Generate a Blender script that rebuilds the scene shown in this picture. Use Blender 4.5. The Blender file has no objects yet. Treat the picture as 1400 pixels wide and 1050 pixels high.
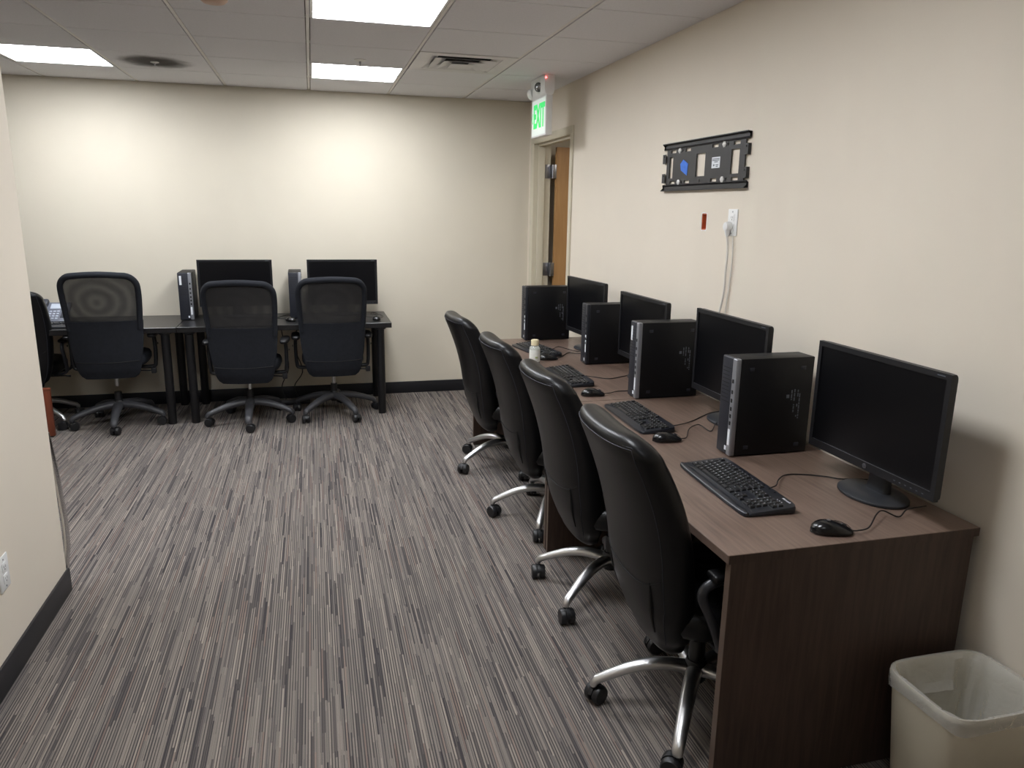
import bpy, bmesh, math, random
from mathutils import Vector, Matrix, noise
random.seed(7)
SC = bpy.context.scene
COL = SC.collection
PI = math.pi
R = math.radians

# ------------------------------------------------------------------ room numbers (metres)
WX = 1.864            # right wall face
YB = 6.562            # back wall face
CZ = 2.522            # ceiling
LX = -1.075           # face of the partition on the left
LY = 3.30             # where the partition ends
DZ = 0.745            # desk height
COLX, COLS = 0.0226, 0.6276      # ceiling grid columns
ROWY, ROWS = YB - 0.609, 0.6096  # ceiling grid rows

# ------------------------------------------------------------------ materials
def mat(name, col, rough=0.5, metal=0.0, var=0.08, scale=12.0, bump=0.0, bscale=200.0,
        spec=0.5, stretch=None, emit=None, estr=0.0, trans=0.0, alpha=1.0, coat=0.0, bdist=0.001):
    m = bpy.data.materials.new(name); m.use_nodes = True
    nt = m.node_tree; N = nt.nodes; L = nt.links
    b = N['Principled BSDF']
    tc = N.new('ShaderNodeTexCoord'); mp = N.new('ShaderNodeMapping')
    L.new(tc.outputs['Object'], mp.inputs['Vector'])
    if stretch: mp.inputs['Scale'].default_value = stretch
    nz = N.new('ShaderNodeTexNoise'); nz.inputs['Scale'].default_value = scale; nz.inputs['Detail'].default_value = 4
    L.new(mp.outputs['Vector'], nz.inputs['Vector'])
    rp = N.new('ShaderNodeValToRGB')
    rp.color_ramp.elements[0].position = 0.3; rp.color_ramp.elements[1].position = 0.7
    rp.color_ramp.elements[0].color = [max(0, c*(1-var)) for c in col] + [1]
    rp.color_ramp.elements[1].color = [min(1, c*(1+var)) for c in col] + [1]
    L.new(nz.outputs['Fac'], rp.inputs['Fac']); L.new(rp.outputs['Color'], b.inputs['Base Color'])
    b.inputs['Roughness'].default_value = rough; b.inputs['Metallic'].default_value = metal
    b.inputs['Specular IOR Level'].default_value = spec
    b.inputs['Transmission Weight'].default_value = trans
    b.inputs['Alpha'].default_value = alpha
    b.inputs['Coat Weight'].default_value = coat
    if emit:
        b.inputs['Emission Color'].default_value = list(emit) + [1]; b.inputs['Emission Strength'].default_value = estr
    if bump:
        n2 = N.new('ShaderNodeTexNoise'); n2.inputs['Scale'].default_value = bscale; n2.inputs['Detail'].default_value = 3
        L.new(tc.outputs['Object'], n2.inputs['Vector'])
        bp = N.new('ShaderNodeBump'); bp.inputs['Strength'].default_value = bump; bp.inputs['Distance'].default_value = bdist
        L.new(n2.outputs['Fac'], bp.inputs['Height']); L.new(bp.outputs['Normal'], b.inputs['Normal'])
    return m

def srgb(r, g, b):
    f = lambda v: (v/255/12.92) if v/255 <= 0.04045 else ((v/255+0.055)/1.055)**2.4
    return (f(r), f(g), f(b))

def carpet_material():
    m = bpy.data.materials.new('striped_carpet'); m.use_nodes = True
    nt = m.node_tree; N = nt.nodes; L = nt.links; b = N['Principled BSDF']
    tc = N.new('ShaderNodeTexCoord'); sp = N.new('ShaderNodeSeparateXYZ'); L.new(tc.outputs['Object'], sp.inputs[0])
    def math_(op, a, bb=None):
        n = N.new('ShaderNodeMath'); n.operation = op
        for i, v in enumerate((a, bb)):
            if v is None: continue
            if isinstance(v, (int, float)): n.inputs[i].default_value = v
            else: L.new(v, n.inputs[i])
        return n.outputs[0]
    def wn(dim, v):
        n = N.new('ShaderNodeTexWhiteNoise'); n.noise_dimensions = dim
        if dim == '1D': L.new(v, n.inputs['W'])
        else: L.new(v, n.inputs['Vector'])
        return n.outputs['Value']
    def cells(width, length, seed):
        cx = math_('FLOOR', math_('DIVIDE', math_('ADD', sp.outputs['X'], seed), width))
        off = math_('MULTIPLY', wn('1D', cx), 7.0)
        cy = math_('FLOOR', math_('DIVIDE', math_('ADD', sp.outputs['Y'], off), length))
        cb = N.new('ShaderNodeCombineXYZ'); L.new(cx, cb.inputs[0]); L.new(cy, cb.inputs[1])
        return wn('2D', cb.outputs[0])
    def ramp(v, stops):
        r = N.new('ShaderNodeValToRGB'); r.color_ramp.interpolation = 'CONSTANT'
        e = r.color_ramp.elements
        while len(e) < len(stops): e.new(0.5)
        for i, (p, c) in enumerate(stops): e[i].position = p; e[i].color = list(c)+[1]
        L.new(v, r.inputs['Fac']); return r.outputs['Color']
    taupe = srgb(129, 121, 114); grey = srgb(111, 105, 101); dark = srgb(64, 61, 63); lite = srgb(152, 142, 132); rust = srgb(126, 109, 101); line = srgb(76, 72, 71)
    P = 0.0088
    body = ramp(cells(P, 0.30, 3.3), [(0, taupe), (0.30, grey), (0.52, lite), (0.66, rust), (0.74, taupe), (0.86, dark)])
    thread = ramp(cells(P/2, 0.45, 3.3+P/8), [(0, taupe), (0.35, lite), (0.6, grey), (0.82, dark)])
    fr = math_('FRACT', math_('DIVIDE', math_('ADD', sp.outputs['X'], 3.3), P))
    isl = math_('GREATER_THAN', fr, 0.62)
    rl = ramp(cells(P, 0.36, 11.3), [(0, line), (0.55, dark), (0.78, grey), (0.9, taupe)])
    m0 = N.new('ShaderNodeMixRGB'); m0.inputs['Fac'].default_value = 0.3; L.new(body, m0.inputs['Color1']); L.new(thread, m0.inputs['Color2'])
    mx = N.new('ShaderNodeMixRGB'); L.new(isl, mx.inputs['Fac']); L.new(m0.outputs[0], mx.inputs['Color1']); L.new(rl, mx.inputs['Color2'])
    nz = N.new('ShaderNodeTexNoise'); nz.inputs['Scale'].default_value = 420; L.new(tc.outputs['Object'], nz.inputs['Vector'])
    m2 = N.new('ShaderNodeMixRGB'); m2.blend_type = 'OVERLAY'; m2.inputs['Fac'].default_value = 0.35
    L.new(mx.outputs[0], m2.inputs['Color1']); L.new(nz.outputs['Fac'], m2.inputs['Color2'])
    L.new(m2.outputs[0], b.inputs['Base Color'])
    b.inputs['Roughness'].default_value = 0.95; b.inputs['Specular IOR Level'].default_value = 0.1
    bp = N.new('ShaderNodeBump'); bp.inputs['Strength'].default_value = 0.5; bp.inputs['Distance'].default_value = 0.002
    L.new(nz.outputs['Fac'], bp.inputs['Height']); L.new(bp.outputs['Normal'], b.inputs['Normal'])
    return m

def wood_material(name, c0, c1, stretch, rough, scale=6.0, coat=0.0, spec=0.5):
    m = bpy.data.materials.new(name); m.use_nodes = True
    nt = m.node_tree; N = nt.nodes; L = nt.links; b = N['Principled BSDF']
    tc = N.new('ShaderNodeTexCoord'); mp = N.new('ShaderNodeMapping'); mp.inputs['Scale'].default_value = stretch
    L.new(tc.outputs['Object'], mp.inputs['Vector'])
    n1 = N.new('ShaderNodeTexNoise'); n1.inputs['Scale'].default_value = scale; n1.inputs['Detail'].default_value = 8
    n1.inputs['Roughness'].default_value = 0.6; n1.inputs['Distortion'].default_value = 0.6
    L.new(mp.outputs['Vector'], n1.inputs['Vector'])
    n2 = N.new('ShaderNodeTexNoise'); n2.inputs['Scale'].default_value = 2.2; L.new(tc.outputs['Object'], n2.inputs['Vector'])
    ad = N.new('ShaderNodeMixRGB'); ad.inputs['Fac'].default_value = 0.35
    L.new(n1.outputs['Fac'], ad.inputs['Color1']); L.new(n2.outputs['Fac'], ad.inputs['Color2'])
    rp = N.new('ShaderNodeValToRGB'); e = rp.color_ramp.elements
    e[0].position = 0.36; e[0].color = list(c0)+[1]; e[1].position = 0.64; e[1].color = list(c1)+[1]
    L.new(ad.outputs[0], rp.inputs['Fac']); L.new(rp.outputs['Color'], b.inputs['Base Color'])
    b.inputs['Roughness'].default_value = rough; b.inputs['Coat Weight'].default_value = coat
    b.inputs['Specular IOR Level'].default_value = spec
    return m

def net_material(name, col, hole):
    """woven chair mesh: fine net of threads with see-through gaps"""
    m = bpy.data.materials.new(name); m.use_nodes = True
    nt = m.node_tree; N = nt.nodes; L = nt.links; b = N['Principled BSDF']; out = N['Material Output']
    tc = N.new('ShaderNodeTexCoord')
    nz = N.new('ShaderNodeTexNoise'); nz.inputs['Scale'].default_value = 7; L.new(tc.outputs['Object'], nz.inputs['Vector'])
    wv = N.new('ShaderNodeTexWave'); wv.wave_type = 'RINGS'; wv.rings_direction = 'SPHERICAL'; wv.inputs['Scale'].default_value = 4.0  # ring waves paint a moire look into the net's opacity
    wv.inputs['Distortion'].default_value = 4.0; wv.inputs['Detail'].default_value = 1.0; wv.inputs['Detail Scale'].default_value = 0.7
    mp = N.new('ShaderNodeMapping'); mp.inputs['Location'].default_value = (0.02, 0.25, -0.90); L.new(tc.outputs['Object'], mp.inputs['Vector']); L.new(mp.outputs['Vector'], wv.inputs['Vector'])
    rp = N.new('ShaderNodeMapRange'); rp.inputs['To Min'].default_value = hole*0.8; rp.inputs['To Max'].default_value = hole*1.2
    L.new(wv.outputs['Fac'], rp.inputs['Value'])
    tr = N.new('ShaderNodeBsdfTransparent'); mx = N.new('ShaderNodeMixShader')
    L.new(rp.outputs['Result'], mx.inputs['Fac']); L.new(b.outputs[0], mx.inputs[1]); L.new(tr.outputs[0], mx.inputs[2])
    L.new(mx.outputs[0], out.inputs['Surface'])
    b.inputs['Base Color'].default_value = list(col)+[1]; b.inputs['Roughness'].default_value = 0.7
    return m

def liner_material():
    m = bpy.data.materials.new('clear_bag_plastic'); m.use_nodes = True
    nt = m.node_tree; N = nt.nodes; L = nt.links; b = N['Principled BSDF']; out = N['Material Output']
    b.inputs['Base Color'].default_value = (0.66, 0.65, 0.62, 1); b.inputs['Roughness'].default_value = 0.16
    tc = N.new('ShaderNodeTexCoord'); nz = N.new('ShaderNodeTexNoise'); nz.inputs['Scale'].default_value = 22
    nz.inputs['Detail'].default_value = 3; nz.inputs['Distortion'].default_value = 1.2
    L.new(tc.outputs['Object'], nz.inputs['Vector'])
    bp = N.new('ShaderNodeBump'); bp.inputs['Strength'].default_value = 0.6; bp.inputs['Distance'].default_value = 0.01
    L.new(nz.outputs['Fac'], bp.inputs['Height']); L.new(bp.outputs['Normal'], b.inputs['Normal'])
    tr = N.new('ShaderNodeBsdfTransparent'); mx = N.new('ShaderNodeMixShader'); mx.inputs['Fac'].default_value = 0.6
    L.new(b.outputs[0], mx.inputs[1]); L.new(tr.outputs[0], mx.inputs[2]); L.new(mx.outputs[0], out.inputs['Surface'])
    return m

M = {}
M['wall'] = mat('beige_wall_paint', srgb(212, 204, 187), 0.6, var=0.015, scale=3, bump=0.12, bscale=260, spec=0.25)
M['wall_brightened'] = mat('brightened_wall_paint', srgb(223, 213, 197), 0.6, var=0.015, scale=3, bump=0.12, bscale=260, spec=0.25)  # same beige paint, lightened to stand in for light on these walls
M['ceiling'] = mat('ceiling_tile', srgb(226, 225, 228), 0.9, var=0.03, scale=90, bump=0.25, bscale=320, spec=0.1)
M['ceiling_void'] = mat('ceiling_reveal', srgb(110, 106, 104), 0.8, var=0.03)
M['grid'] = mat('ceiling_grid_paint', srgb(222, 218, 214), 0.5, var=0.02)
M['carpet'] = carpet_material()
M['base'] = mat('black_rubber_base', srgb(22, 23, 28), 0.45, var=0.1, bump=0.05)
M['frame_paint'] = mat('door_frame_paint', srgb(205, 197, 176), 0.4, var=0.02)
M['door'] = wood_material('maple_door', srgb(160, 118, 72), srgb(184, 142, 94), (3, 3, 0.35), 0.45, 5)
M['steel'] = mat('brushed_steel', srgb(150, 150, 155), 0.35, 1.0, var=0.08, scale=40)
M['lamp'] = mat('lamp_diffuser', (0.9, 0.9, 0.9), 0.6, var=0.01, emit=(0.95, 0.98, 1.03), estr=11.0)
M['fill_lamp'] = mat('fill_lamp_diffuser', (0.9, 0.9, 0.9), 0.6, var=0.01, emit=(0.95, 0.98, 1.03), estr=2.0)  # weak glow for the added fill lamp behind the camera
M['white_metal'] = mat('white_enamel', srgb(214, 212, 208), 0.35, var=0.02)
M['vent_metal'] = mat('vent_enamel', srgb(212, 210, 210), 0.4, var=0.06, scale=5)
M['dark_void'] = mat('duct_dark', srgb(64, 64, 70), 0.8, var=0.1)
M['stain'] = mat('ceiling_soot', srgb(98, 92, 88), 0.9, var=0.2, scale=9)
M['tan_plastic'] = mat('tan_plastic', srgb(190, 160, 140), 0.5, var=0.03)
M['white_plastic'] = mat('white_plastic', srgb(228, 228, 226), 0.35, var=0.015)
M['exit_face'] = mat('exit_panel_lit', srgb(236, 240, 236), 0.4, var=0.01, emit=(0.85, 1.0, 0.9), estr=0.10)
M['exit_green'] = mat('exit_letters_lit', srgb(40, 205, 90), 0.4, var=0.02, emit=(0.05, 0.75, 0.2), estr=0.25)
M['red_led'] = mat('red_led', srgb(255, 60, 60), 0.3, emit=(1.0, 0.08, 0.08), estr=4.0)
M['lens'] = mat('lamp_reflector', srgb(150, 152, 155), 0.15, 0.9, var=0.2, scale=90)
M['black_metal'] = mat('black_powdercoat', srgb(46, 45, 46), 0.45, 0.2, var=0.08, scale=30, bump=0.05)
M['blue_tape'] = mat('blue_masking_tape', srgb(58, 116, 214), 0.6, var=0.1, scale=60)
M['paper'] = mat('white_label_paper', srgb(226, 230, 234), 0.6, var=0.02)
M['ink'] = mat('grey_print', srgb(86, 90, 98), 0.7, var=0.1)
M['box_orange'] = mat('orange_box_plastic', srgb(196, 92, 54), 0.5, var=0.12, scale=60)
M['white_cord'] = mat('white_cord_rubber', srgb(216, 212, 204), 0.45, var=0.02)
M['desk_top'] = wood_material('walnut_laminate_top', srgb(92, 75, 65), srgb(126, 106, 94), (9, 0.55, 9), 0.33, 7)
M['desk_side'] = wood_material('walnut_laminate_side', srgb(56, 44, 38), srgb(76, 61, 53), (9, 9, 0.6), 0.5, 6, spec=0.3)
M['desk_edge'] = mat('walnut_edge_band', srgb(96, 80, 70), 0.4, var=0.08, stretch=(1, 1, 1), scale=30)
M['leather'] = mat('black_leather', srgb(11, 11, 13), 0.37, var=0.12, scale=8, bump=0.22, bscale=420, spec=0.36, bdist=0.0006)
M['thread'] = mat('grey_blue_thread', srgb(52, 54, 62), 0.6, var=0.1)
M['groove'] = mat('seam_groove', srgb(8, 8, 9), 0.7, var=0.1)
M['black_plastic'] = mat('black_plastic', srgb(26, 26, 28), 0.42, var=0.1, scale=30, bump=0.06)
M['gloss_black'] = mat('gloss_black_plastic', srgb(15, 15, 17), 0.22, var=0.1)
M['grey_plastic'] = mat('dark_grey_nylon', srgb(58, 58, 61), 0.42, var=0.08, scale=20)
M['arm_grey'] = mat('arm_satin_plastic', srgb(44, 45, 49), 0.32, var=0.06)
M['alu'] = mat('polished_aluminium', srgb(214, 214, 214), 0.34, 1.0, var=0.05, scale=14)
M['chrome'] = mat('chrome', srgb(222, 222, 222), 0.2, 1.0, var=0.02)
M['chair_fabric'] = mat('black_blue_fabric', srgb(34, 36, 41), 0.85, var=0.12, scale=40, bump=0.3, bscale=700, spec=0.2)
M['net'] = net_material('chair_net', srgb(44, 43, 43), 0.25)
M['table_black'] = mat('black_ash_laminate', srgb(30, 29, 30), 0.30, var=0.15, scale=5, stretch=(1, 8, 8))
M['table_leg'] = mat('black_leg_paint', srgb(20, 20, 22), 0.4, var=0.1)
M['pc_black'] = mat('pc_black_steel', srgb(9, 9, 12), 0.5, var=0.08, scale=40, spec=0.3)
M['pc_front'] = mat('pc_front_plastic', srgb(32, 34, 42), 0.45, var=0.1, scale=60)
M['pc_silver'] = mat('pc_silver_strip', srgb(150, 152, 158), 0.35, 0.6, var=0.04)
M['pc_dark_strip'] = mat('pc_dark_strip', srgb(44, 46, 52), 0.35, 0.3, var=0.04)
M['screen'] = mat('screen_glass', srgb(8, 8, 11), 0.3, var=0.04, scale=2, spec=0.3)
M['bezel'] = mat('monitor_bezel', srgb(24, 24, 27), 0.45, var=0.06, scale=30, spec=0.4)
M['base_grey'] = mat('monitor_base_plastic', srgb(42, 44, 48), 0.42, var=0.05)
M['key'] = mat('keycap_plastic', srgb(17, 18, 21), 0.28, var=0.1, scale=60)
M['kb_body'] = mat('keyboard_body', srgb(28, 30, 36), 0.32, var=0.08)
M['legend'] = mat('white_print', srgb(215, 218, 224), 0.6, var=0.02)
M['cord'] = mat('black_cord', srgb(18, 17, 18), 0.45, var=0.1)
M['bottle_body'] = mat('clear_bottle', (0.9, 0.92, 0.9), 0.12, var=0.01, trans=0.75, alpha=1.0)
M['gel'] = mat('bottle_label', srgb(222, 222, 214), 0.5, var=0.06, scale=60)
M['cap'] = mat('cream_cap', srgb(226, 212, 176), 0.4, var=0.02)
M['leaf_green'] = mat('green_print', srgb(168, 176, 128), 0.6, var=0.1)
M['phone'] = mat('phone_plastic', srgb(108, 112, 124), 0.45, var=0.05)
M['phone_dark'] = mat('phone_dark', srgb(58, 60, 68), 0.45, var=0.05)
M['phone_key'] = mat('phone_key', srgb(176, 182, 196), 0.5, var=0.03)
M['phone_lcd'] = mat('phone_screen', srgb(196, 204, 216), 0.3, var=0.02)
M['cherry'] = wood_material('cherry_veneer', srgb(100, 48, 32), srgb(128, 66, 42), (7, 7, 0.7), 0.35, 6)
M['bin'] = mat('beige_bin_plastic', srgb(206, 198, 178), 0.42, var=0.05, scale=6, bump=0.05)
M['liner'] = liner_material()
M['scuff'] = mat('bin_speck', srgb(50, 44, 36), 0.7)

# ------------------------------------------------------------------ mesh helpers
def box(bm, lo, hi, r=0.0, seg=2, rot=None, at=None):
    lo = Vector(lo); hi = Vector(hi); c = (lo+hi)/2; d = hi-lo
    res = bmesh.ops.create_cube(bm, size=1.0); vs = res['verts']
    for v in vs: v.co = Vector((v.co.x*d.x, v.co.y*d.y, v.co.z*d.z)) + c
    if r > 0:
        es = list({e for v in vs for e in v.link_edges})
        out = bmesh.ops.bevel(bm, geom=es, offset=min(r, min(d)*0.49), segments=seg, profile=0.5, affect='EDGES')
        vs = list({v for f in out['faces'] for v in f.verts} | {v for v in vs if v.is_valid})
    if rot is not None:
        p = Vector(at) if at is not None else c
        for v in vs: v.co = rot @ (v.co - p) + p
    return vs

def catmull(pts, n=6):
    pts = [Vector(p) for p in pts]
    if len(pts) < 3: return pts
    P = [2*pts[0]-pts[1]] + pts + [2*pts[-1]-pts[-2]]
    out = []
    for i in range(1, len(P)-2):
        a, b, c, d = P[i-1:i+3]
        for k in range(n):
            t = k/n
            out.append(0.5*((2*b)+(c-a)*t+(2*a-5*b+4*c-d)*t*t+(3*b-a-3*c+d)*t**3))
    out.append(pts[-1]); return out

def tube(bm, pts, r, seg=10, closed=False, flat=1.0, up=None):
    """round bar along pts; r a number or a list; flat squashes it along its second axis"""
    pts = [Vector(p) for p in pts]; n = len(pts)
    rad = r if isinstance(r, (list, tuple)) else [r]*n
    rings = []; u = None
    for i in range(n):
        if closed: t = (pts[(i+1) % n]-pts[i-1]).normalized()
        else: t = (pts[min(i+1, n-1)]-pts[max(i-1, 0)]).normalized()
        if up is not None:
            u = Vector(up) - t*t.dot(Vector(up)); u.normalize()
        elif u is None:
            a = Vector((0, 0, 1)) if abs(t.z) < 0.9 else Vector((1, 0, 0))
            u = (a - t*t.dot(a)).normalized()
        else:
            u = (u - t*t.dot(u)).normalized()
        w = t.cross(u)
        rings.append([bm.verts.new(pts[i] + (w*math.cos(2*PI*k/seg) + u*flat*math.sin(2*PI*k/seg))*rad[i]) for k in range(seg)])
    m = n if closed else n-1
    for i in range(m):
        A, B = rings[i], rings[(i+1) % n]
        for k in range(seg):
            bm.faces.new((A[k], A[(k+1) % seg], B[(k+1) % seg], B[k]))
    if not closed:
        bm.faces.new(list(reversed(rings[0]))); bm.faces.new(rings[-1])

def loft(bm, rings, cap=True):
    R_ = [[bm.verts.new(p) for p in ring] for ring in rings]; n = len(R_[0])
    for A, B in zip(R_, R_[1:]):
        for k in range(n): bm.faces.new((A[k], A[(k+1) % n], B[(k+1) % n], B[k]))
    if cap:
        for ring, flip in ((R_[0], True), (R_[-1], False)):
            c = sum((v.co for v in ring), Vector())/n; cv = bm.verts.new(c)
            for k in range(n):
                f = (ring[k], ring[(k+1) % n], cv)
                bm.faces.new(tuple(reversed(f)) if flip else f)

def lathe(bm, prof, c=(0, 0, 0), seg=24, axis='Z', sx=1.0, sy=1.0):
    c = Vector(c); rings = []
    for r, h in prof:
        ring = []
        for k in range(seg):
            a = 2*PI*k/seg; x, y = r*math.cos(a)*sx, r*math.sin(a)*sy
            p = {'Z': Vector((x, y, h)), 'X': Vector((h, x, y)), 'Y': Vector((y, h, x))}[axis]
            ring.append(c+p)
        rings.append(ring)
    loft(bm, rings)

def cyl(bm, a, b, r, seg=16): tube(bm, [a, b], r, seg)

def selipse(n, hw, ht, N, cx=0, cy=0):
    out = []
    for k in range(N):
        a = 2*PI*k/N; ca, sa = math.cos(a), math.sin(a)
        out.append((cx+hw*math.copysign(abs(ca)**(2/n), ca), cy+ht*math.copysign(abs(sa)**(2/n), sa)))
    return out

def plate(bm, mapf, u0, u1, v0, v1, holes, t):
    """flat sheet of thickness t with rectangular holes; mapf(u,v,w)->point"""
    us = sorted({u0, u1, *[h[0] for h in holes], *[h[1] for h in holes]})
    vs = sorted({v0, v1, *[h[2] for h in holes], *[h[3] for h in holes]})
    ins = lambda a, b: any(h[0]-1e-6 < a < h[1]+1e-6 and h[2]-1e-6 < b < h[3]+1e-6 for h in holes)
    V = {}
    def vert(i, j, k):
        if (i, j, k) not in V: V[(i, j, k)] = bm.verts.new(mapf(us[i], vs[j], t*k))
        return V[(i, j, k)]
    nu, nv = len(us)-1, len(vs)-1
    solid = [[not ins((us[i]+us[i+1])/2, (vs[j]+vs[j+1])/2) for j in range(nv)] for i in range(nu)]
    S = lambda i, j: 0 <= i < nu and 0 <= j < nv and solid[i][j]
    for i in range(nu):
        for j in range(nv):
            if not solid[i][j]: continue
            bm.faces.new([vert(i, j, 0), vert(i, j+1, 0), vert(i+1, j+1, 0), vert(i+1, j, 0)])
            bm.faces.new([vert(i, j, 1), vert(i+1, j, 1), vert(i+1, j+1, 1), vert(i, j+1, 1)])
            for (di, dj, a, b) in ((-1, 0, (i, j), (i, j+1)), (1, 0, (i+1, j+1), (i+1, j)), (0, -1, (i+1, j), (i, j)), (0, 1, (i, j+1), (i+1, j+1))):
                if not S(i+di, j+dj):
                    bm.faces.new([vert(*a, 0), vert(*a, 1), vert(*b, 1), vert(*b, 0)])

def obj(name, bm, m, parent=None, smooth=35, loc=None, rot=None):
    bmesh.ops.recalc_face_normals(bm, faces=bm.faces[:])
    me = bpy.data.meshes.new(name); bm.to_mesh(me); bm.free()
    me.materials.append(M[m] if isinstance(m, str) else m)
    if smooth:
        me.shade_smooth(); me.set_sharp_from_angle(angle=R(smooth))
    o = bpy.data.objects.new(name, me); COL.objects.link(o)
    if parent: o.parent = parent
    if loc is not None: o.location = loc
    if rot is not None: o.rotation_euler = rot
    return o

def NB(): return bmesh.new()

def boxo(name, lo, hi, m, parent=None, r=0.0, seg=2):
    bm = NB(); box(bm, lo, hi, r, seg); return obj(name, bm, m, parent)

def thing(name, label, cat, loc=(0, 0, 0), rz=0.0, group=None):
    o = bpy.data.objects.new(name, None); COL.objects.link(o); o.empty_display_size = 0.1
    o.location = loc; o.rotation_euler = (0, 0, rz); tag(o, label, cat, group); return o

def tag(o, label, cat, group=None):
    o['label'] = label; o['category'] = cat
    if group: o['group'] = group
    return o

def struct(o):
    o['kind'] = 'structure'; return o

def copy_tree(o, parent=None):
    c = o.copy(); COL.objects.link(c); c.parent = parent
    for ch in list(o.children): copy_tree(ch, c)
    return c

def dup(o, label, loc, rz=0.0, group=None):
    c = copy_tree(o); c['label'] = label; c.location = loc; c.rotation_euler = (0, 0, rz)
    if group: c['group'] = group
    return c

def text_into(bm, body, size, mtx, extrude=0.0004, align='CENTER', bold=0.0):
    cu = bpy.data.curves.new('txt', 'FONT'); cu.body = body; cu.size = size; cu.extrude = extrude
    cu.align_x = align; cu.align_y = 'CENTER'; cu.offset = bold; cu.resolution_u = 2
    o = bpy.data.objects.new('txt', cu); COL.objects.link(o)
    bpy.context.view_layer.update()
    me = bpy.data.meshes.new_from_object(o.evaluated_get(bpy.context.evaluated_depsgraph_get()))
    me.transform(mtx); bm.from_mesh(me)
    bpy.data.objects.remove(o); bpy.data.curves.remove(cu); bpy.data.meshes.remove(me)

def frame_mtx(o, x, y):
    """local text x,y axes and origin to a matrix"""
    x = Vector(x).normalized(); y = Vector(y).normalized(); z = x.cross(y)
    m = Matrix((x, y, z)).transposed().to_4x4(); m.translation = Vector(o); return m

# ------------------------------------------------------------------ THE ROOM
bm = NB(); box(bm, (-4.6, -2.0, -0.1), (3.6, YB+0.12, 0.0)); struct(obj('floor', bm, 'carpet', smooth=0))
bm = NB(); box(bm, (-4.6, YB, 0), (3.6, YB+0.12, CZ+0.1)); struct(obj('wall_back', bm, 'wall', smooth=0))
DY0, DY1, DH = 5.44, 6.385, 2.165      # door opening
bm = NB()
plate(bm, lambda u, v, w: Vector((WX+w, u, v)), -2.0, YB, 0.0, CZ+0.1,
      [(DY0, DY1, 0.0, DH), (3.376, 3.424, 1.537, 1.616)], 0.12)
struct(obj('wall_right', bm, 'wall_brightened', smooth=0))
bm = NB(); box(bm, (LX-0.12, -2.0, 0), (LX, LY, CZ+0.1)); struct(obj('wall_left', bm, 'wall_brightened', smooth=0))
bm = NB(); box(bm, (-4.72, -2.0, 0), (-4.6, YB, CZ+0.1)); struct(obj('wall_far_left', bm, 'wall', smooth=0))
bm = NB(); box(bm, (-4.72, -2.12, 0), (3.6, -2.0, CZ+0.1)); struct(obj('wall_rear', bm, 'wall_brightened', smooth=0))
bm = NB(); box(bm, (3.48, -2.0, 0), (3.6, YB, CZ+0.1)); struct(obj('wall_corridor', bm, 'wall', smooth=0))
bm = NB(); box(bm, (WX+0.12, 3.6, 0), (3.48, 3.7, CZ)); struct(obj('wall_corridor_end', bm, 'wall', smooth=0))

# ceiling: slab, grid bars and lay-in tiles
lights = [(0, 0), (0, 3), (-3, 0), (0, 6), (-3, 4), (0, 9)]
VENT = (1, 1)
cell = lambda c, r: (COLX+c*COLS, COLX+(c+1)*COLS, ROWY-(r+1)*ROWS, ROWY-r*ROWS)
bm = NB(); box(bm, (-4.6, -2.0, CZ+0.016), (3.6, YB, CZ+0.1))
ceil = struct(obj('ceiling', bm, 'ceiling_void', smooth=0))
bm = NB()
for c in range(-8, 3):
    for r in range(-1, 14):
        x0, x1, y0, y1 = cell(c, r)
        if r == -1: y1 = YB
        x0 = max(x0, -4.6); x1 = min(x1, WX); y0 = max(y0, -2.0)
        if x1-x0 < 0.03 or y1-y0 < 0.03 or (c, r) in lights or (c, r) == VENT: continue
        gx0 = 0.013 if x0 > -4.59 else 0; gx1 = 0.013 if x1 < WX-0.001 else 0
        box(bm, (x0+gx0, y0+0.0035, CZ), (x1-gx1, y1-(0.0035 if r > -1 else 0), CZ+0.016))
tl = obj('tiles', bm, 'ceiling', ceil, smooth=0)
bm = NB()
for c in range(-7, 3):
    x = COLX+c*COLS; box(bm, (x-0.008, -2.0, CZ+0.003), (x+0.008, YB, CZ+0.016))
for r in range(0, 14):
    y = ROWY-r*ROWS; box(bm, (-4.6, y-0.002, CZ+0.004), (WX, y+0.002, CZ+0.016))
obj('grid', bm, 'grid', ceil, smooth=0)
# corridor ceiling beyond the door
bm = NB(); box(bm, (WX+0.12, 3.7, CZ-0.02), (3.48, YB, CZ+0.016)); struct(obj('ceiling_corridor', bm, 'ceiling', smooth=0))

# baseboards (black rubber cove base)
bm = NB(); box(bm, (-4.6, YB-0.012, 0), (WX, YB, 0.104), 0.004); struct(obj('baseboard_back', bm, 'base'))
bm = NB(); box(bm, (WX-0.012, -2.0, 0), (WX, DY0-0.062, 0.104), 0.004); struct(obj('baseboard_right', bm, 'base'))
bm = NB(); box(bm, (LX, -2.0, 0), (LX+0.011, LY+0.011, 0.104), 0.004); box(bm, (LX-0.12, LY, 0), (LX+0.003, LY+0.011, 0.104), 0.004)
struct(obj('baseboard_left', bm, 'base'))

# door frame and the open door
bm = NB()
f0 = WX-0.014
for (ya, yb_) in ((DY0-0.055, DY0), (DY1, DY1+0.085)):
    box(bm, (f0, ya, 0), (WX-0.0002, yb_, DH), 0.003)
box(bm, (f0, DY0-0.055, DH), (WX-0.0002, DY1+0.085, DH+0.055), 0.003)
for (ya, yb_) in ((DY0, DY0+0.004), (DY1-0.004, DY1)): box(bm, (f0+0.004, ya, 0), (WX+0.14, yb_, DH-0.0045))
box(bm, (f0+0.004, DY0+0.0002, DH-0.004), (WX+0.14, DY1-0.0002, DH-0.0002))
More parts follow.
